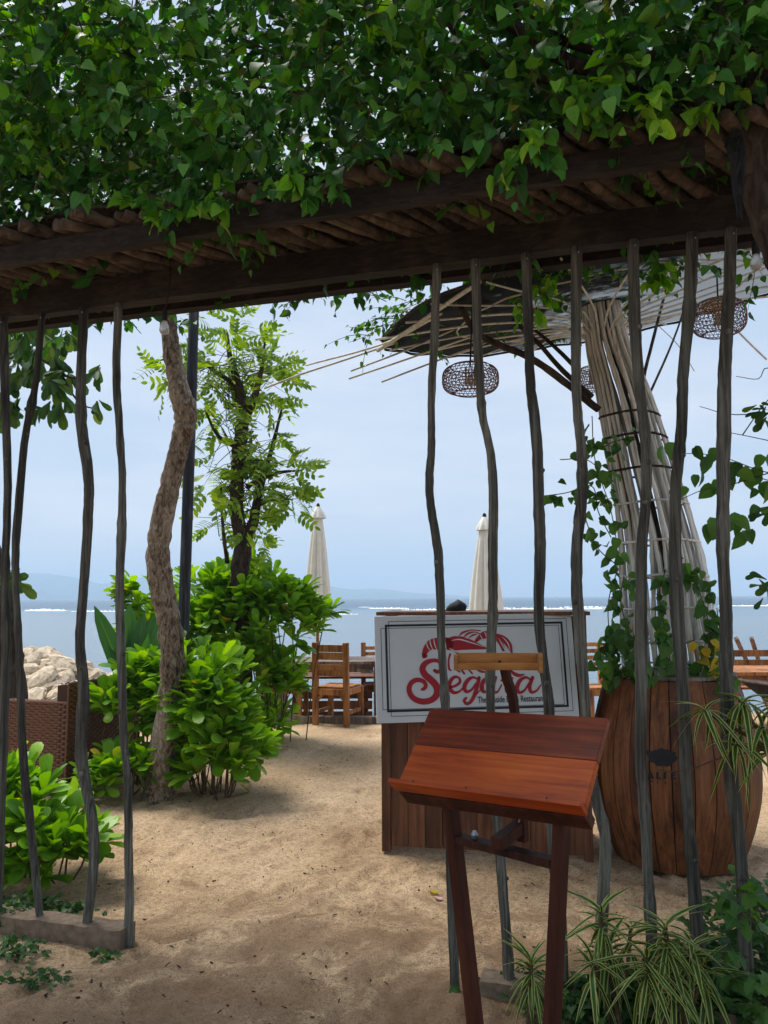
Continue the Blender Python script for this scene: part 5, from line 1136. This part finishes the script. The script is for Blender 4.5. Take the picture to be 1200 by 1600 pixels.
# branch with leaves entering from the right in front of the sky
rb = thing('overhanging_branch', 'thin bare twigs with scattered leaves reaching in from the right edge', 'branch', tuple(W(1240, 760, 3.6)))
def twl(pts, r=.003):
    P = cr([W(a, b, 3.6) for a, b in pts], 4); MB().tube(P, np.linspace(r, r*.5, len(P)), 4).build('twig', M_twig, rb)
for pts in [[(1260, 750), (1190, 736), (1120, 712), (1040, 708)], [(1260, 765), (1180, 745), (1120, 725)], [(1260, 720), (1150, 755), (1100, 765), (1065, 780)], [(1250, 640), (1150, 648), (1093, 635)], [(1250, 610), (1200, 575), (1185, 592), (1150, 588)], [(1250, 700), (1190, 686), (1120, 672)], [(1250, 770), (1185, 800), (1155, 820)], [(1160, 680), (1200, 625), (1240, 600)]]: twl(pts)
LP, LD = [], []
for px, py, n in [(1085, 700, 2), (1100, 722, 3), (1075, 762, 2), (1060, 770, 1), (1040, 708, 2), (1115, 765, 2), (1140, 705, 1), (1155, 735, 4), (1175, 735, 3), (1195, 720, 3), (1195, 760, 4), (1165, 752, 2), (1115, 830, 4), (1150, 815, 4), (1165, 830, 3), (1190, 800, 3), (1090, 748, 1), (1130, 745, 2)]:
    for _ in range(n): LP.append(W(px+rng.normal(0, 7), py-8+rng.normal(0, 6), 3.6+rng.normal(0, .03))); LD.append((rng.normal(0, .5), rng.normal(0, .2), -1+rng.normal(0, .3)))
foliage(rb, HEART, frames(np.array(LP), np.array(LD), rng.uniform(.05, .1, len(LP)), np.tile([0, -1.0, .2], (len(LP), 1)), .4), M_heart, 100)
LP, LD = [], []
for px, py, n in [(1195, 645, 14), (1195, 908, 10), (1198, 795, 4)]:
    for _ in range(n): LP.append(W(px+rng.normal(3, 8), py+rng.normal(0, 7), 3.4)); LD.append((rng.normal(-.4, .6), rng.normal(0, .2), rng.normal(-.3, .6)))
foliage(rb, OBOV, frames(np.array(LP), np.array(LD), rng.uniform(.05, .08, len(LP)), np.tile([0, -1.0, .2], (len(LP), 1)), .4), M_broad, 40, 'small_leaf')

# ------------------------------------------------------------------ litter on the sand
def litter(px, py, s, lab, mat, nm='fallen_leaf', cat='leaf', t=0):
    p = G(px, py); v, f, uv = HEART[t]; M = Matrix.Translation((p[0], p[1], gz(p[0], p[1])+.008)) @ Euler((.15, .1, random.uniform(0, 6))).to_matrix().to_4x4() @ Matrix.Scale(s, 4)
    me = big_mesh(nm, v, f, uv); o = link(nm, me, None, mat); o.matrix_world = M; tag(o, lab, cat)
litter(680, 1394, .06, 'yellow fallen leaf on the sand right of centre, by the stand leg', M_yellow)
litter(688, 1402, .045, 'small pinkish scrap lying next to the yellow fallen leaf', plain('pink', (.6, .35, .4), .6), 'paper_scrap', 'litter')
db = MB()
for _ in range(650):
    yy = 2.4+rng.random()**1.3*6; xx = rng.uniform(-.55, .5)*yy; z = gz(xx, yy); a = rng.random()*6; l = rng.uniform(.004, .02)*(1 if rng.random() < .96 else 1.8); d = np.array([math.cos(a), math.sin(a), .1])*l
    db.tube([np.array([xx, yy, z+.002]), np.array([xx, yy, z+.004])+d], rng.uniform(.0015, .004), 4)
ob = db.build('sand_debris', M_dbark, None, 'stuff'); ob['label'] = 'scattered dark twig bits and pebbles on the sand'; ob['category'] = 'debris'

# unseen tree crown added overhead, out of frame, only to shade the foreground
oc = thing('added_shade_crown', 'unseen broad tree crown added above the entrance for its shade', 'tree', (-.5, -1.5, 0))
limb_p = cr([(-2.6, -2.5, 0), (-2.4, -2.2, 2.5), (-1.6, -1.2, 4.6), (0, 0, 5.4)], 6); MB().tube(limb_p, np.linspace(.22, .07, len(limb_p)), 12, j=.04).build('trunk', M_dbark, oc, None, True)
S = np.stack([rng.uniform(-4.6, 4.6, 430), rng.uniform(-5, 1.75, 430), rng.uniform(4.3, 5.6, 430)], 1)
LPs, LDs = [], []
for s in S: rosette(s, np.array([rng.normal(0, .5), rng.normal(0, .5), .6]), 5, LPs, LDs)
foliage(oc, OBOV, frames(np.array(LPs), np.array(LDs), rng.uniform(.16, .26, len(LPs)), None, .4), M_broad, 0)

# haze
HAZE = True
if HAZE:
    m, t, b, o = newmat('haze'); t.nodes.remove(b); v = nd(t, 'VolumePrincipled'); v.inputs['Color'].default_value = (.62, .79, .98, 1); v.inputs['Density'].default_value = 5.5e-4; v.inputs['Anisotropy'].default_value = 0
    t.links.new(v.outputs[0], o.inputs['Volume'])
    hz = MB().box((0, 2460, 67), (10200, 5150, 150)).build('haze', m, None, 'stuff')
